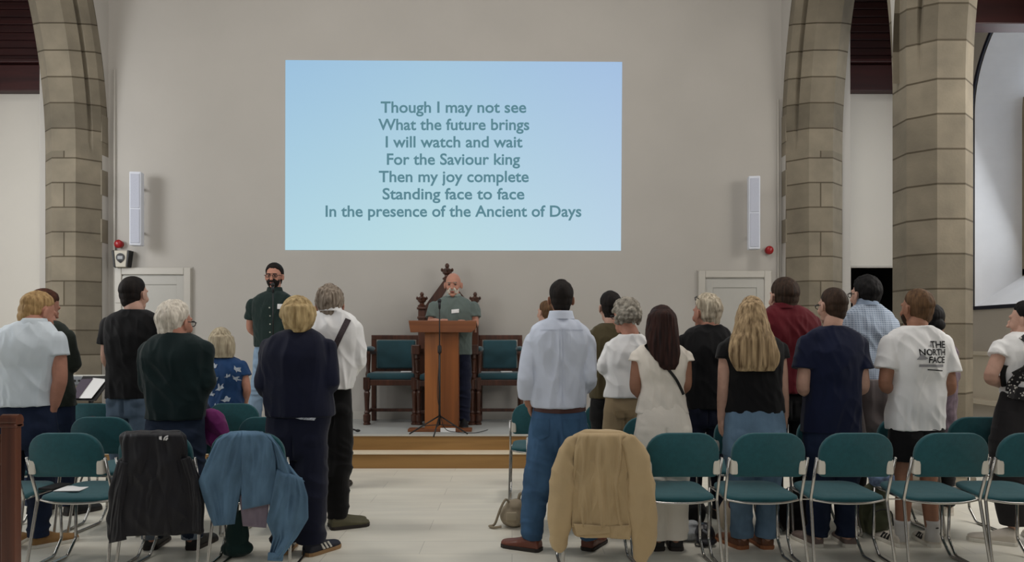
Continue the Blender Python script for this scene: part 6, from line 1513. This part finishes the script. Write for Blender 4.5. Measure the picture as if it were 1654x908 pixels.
# bags and bundles on the floor
def bundle(name, label, cat, px, d, pieces, m, amp=0.012, sx=12, sz=8, seed=1, parts=()):
    x = (px-CX)*d/FPX; org = (x, d, 0)
    me = fuse([ell_geo((x+c[0], d+c[1], c[2]), r, None, 22, 16) if len(r) == 3 else tube_geo([(x+q[0], d+q[1], q[2]) for q in c], r[0], 10, 4) for c, r in pieces], 0.006, 3, folds(amp, seed, sx, sz), org)
    o = link(name, me, m); o.location = org; tag(o, label, cat)
    for nm, mb, mm in parts: mb.build(nm, mm, o, smooth=True)
    return o
BEI = cloth('beige_canvas', (150, 138, 118), var=0.12); OLB = cloth('olive_canvas', (78, 82, 62), var=0.15); CRM = cloth('cream_leather', (206, 192, 170), var=0.1)
strap = MB().tube([(-0.03, -0.02, 0.17), (-0.06, -0.05, 0.21), (-0.10, -0.06, 0.14), (-0.14, -0.05, 0.03), (-0.18, -0.05, 0.015), (-0.14, -0.08, 0.012), (-0.09, -0.08, 0.02)], 0.009, 8, 4)
buckle = MB().bbox(-0.055, 0.02, -0.115, -0.10, 0.07, 0.13, 0.006)
hd = MB().tube([(0.03, 0.0, 0.18), (0.045, 0.0, 0.24), (0.07, 0.0, 0.23), (0.06, 0.0, 0.16)], 0.011, 8, 4)
bundle('rucksack', 'small beige canvas rucksack on the floor beside the centre aisle', 'bag', 830, 5.50, [((0, 0, 0.085), (0.105, 0.09, 0.09)), ((0.02, 0.0, 0.15), (0.085, 0.075, 0.055)), ((0.0, -0.06, 0.07), (0.06, 0.045, 0.055))], BEI, 0.010, 13, 8, 2, [('bag_strap', strap, BEI), ('flap', buckle, cloth('beige_flap', (168, 156, 134))), ('grab_handle', hd, BEI)])
bundle('backpack', 'olive green backpack standing under the chairs behind the white printed tee', 'bag', 1412, 5.25, [((0, 0, 0.19), (0.10, 0.10, 0.19)), ((0, 0, 0.10), (0.115, 0.11, 0.10)), ((0, -0.08, 0.14), (0.075, 0.05, 0.10))], OLB, 0.012, 10, 5, 3, [('zip', MB().tube([(-0.07, -0.125, 0.10), (-0.05, -0.13, 0.20), (0.05, -0.13, 0.20), (0.07, -0.125, 0.10)], 0.005, 6, 4), BLACK), ('bag_strap', MB().tube([(-0.09, -0.05, 0.33), (-0.13, -0.07, 0.2), (-0.10, -0.05, 0.04)], 0.012, 8, 4), OLB)])
bundle('backpack', 'black backpack on the floor between the light jeans and the navy tee man', 'bag', 1282, 5.35, [((0, 0, 0.16), (0.15, 0.10, 0.16)), ((0.02, 0.0, 0.09), (0.17, 0.11, 0.09))], cloth('black_bag', (20, 20, 22)), 0.012, 9, 6, 5, [('bag_strap', MB().tube([(-0.1, -0.05, 0.28), (-0.15, -0.09, 0.14), (-0.1, -0.08, 0.03)], 0.012, 8, 4), BLACK)])
bundle('shopping_bag', 'cream bag with dark opening on the floor behind the empty chairs', 'bag', 1180, 5.35, [((0, 0, 0.11), (0.09, 0.08, 0.12)), ((0, 0, 0.19), (0.06, 0.05, 0.06))], CRM, 0.010, 12, 8, 6, [('bag_mouth', MB().add(*ell_geo((0, -0.05, 0.20), (0.03, 0.03, 0.05))), cloth('red_lining', (104, 44, 38))), ('handle', MB().tube([(-0.04, -0.03, 0.22), (-0.02, -0.04, 0.30), (0.03, -0.04, 0.30), (0.04, -0.03, 0.22)], 0.006, 8, 4), CRM)])
bundle('cycle_helmet', 'black round helmet-like bundle on the floor beside the white trousers', 'helmet', 1139, 5.02, [((0, 0, 0.075), (0.065, 0.075, 0.075)), ((0.0, -0.02, 0.03), (0.07, 0.07, 0.03))], mat('helmet_black', (26, 26, 34), 0.35, var=0.3, scale=30), 0.006, 20, 12, 7, [('vent', MB().tube([(-0.03, -0.055, 0.11), (0.0, -0.075, 0.09), (0.01, -0.08, 0.05)], 0.008, 8, 3), mat('helmet_grey', (120, 124, 132), 0.4, var=0)), ('helmet_strap', MB().tube([(-0.06, -0.03, 0.03), (-0.08, -0.06, 0.01), (-0.02, -0.09, 0.008)], 0.005, 6, 3), BLACK)])
bundle('clear_bag', 'crumpled pale plastic bag on the floor by the white trousers', 'bag', 1112, 5.12, [((0, 0, 0.06), (0.08, 0.07, 0.065)), ((0.02, 0.0, 0.10), (0.05, 0.04, 0.04))], mat('pale_plastic', (176, 180, 184), 0.35, var=0.15, scale=15), 0.014, 22, 18, 8)
bundle('folded_shirt', 'crumpled blue and white checked shirt on top of the olive backpack', 'shirt', 1424, 5.22, [((0, 0, 0.42), (0.09, 0.08, 0.035)), ((0.03, -0.03, 0.40), (0.06, 0.05, 0.04)), ((-0.04, 0.0, 0.385), (0.04, 0.05, 0.035))], mat('blue_white_checks', (126, 148, 184), 0.9, var=0.75, scale=22), 0.010, 18, 18, 9)
bundle('hanging_bag', 'dark green cloth bag standing under the denim-shirt chair', 'bag', 383, 4.75, [((0, 0, 0.13), (0.07, 0.06, 0.14)), ((0.0, 0, 0.05), (0.10, 0.07, 0.055)), ((0.02, 0.0, 0.24), (0.03, 0.03, 0.06))], cloth('dark_green_bag', (24, 48, 46)), 0.012, 12, 5, 10, [('handle', MB().tube([(0.0, 0.0, 0.27), (-0.02, 0.0, 0.33), (0.03, 0.0, 0.33), (0.03, 0.0, 0.27)], 0.006, 8, 4), BLACK)])
bundle('black_coat', 'black coat and bag heaped on the floor under the middle chairs', 'coat', 1112, 5.45, [((0, 0, 0.12), (0.13, 0.10, 0.13)), ((0.0, 0, 0.25), (0.10, 0.08, 0.10))], cloth('heap_black', (20, 20, 22)), 0.014, 9, 6, 11)
# grey jacket tied around the waist of the check-shirt man
pc = PEOPLE['check']; d = pc['d']-0.06
coat('tied_jacket', [rings_px([(612, 1376, 1438, 0.03, 0.14), (620, 1374, 1440, 0.03, 0.15), (650, 1378, 1440, 0.02, 0.15), (690, 1384, 1434, 0.01, 0.14), (706, 1392, 1428, 0.01, 0.12)], d), tube_px([(1378, 618, 9), (1384, 660, 10), (1392, 700, 7)], d-0.12, flat=(1, 0.6)), tube_px([(1438, 616, 8), (1436, 660, 10), (1430, 700, 7)], d-0.12, flat=(1, 0.6))], TAUPE, 'grey-brown jacket tied around the waist of the man in blue check shirt', 'jacket', 0.014, 8, 3, 12, (W(1408, 650, d).x, d, 0))
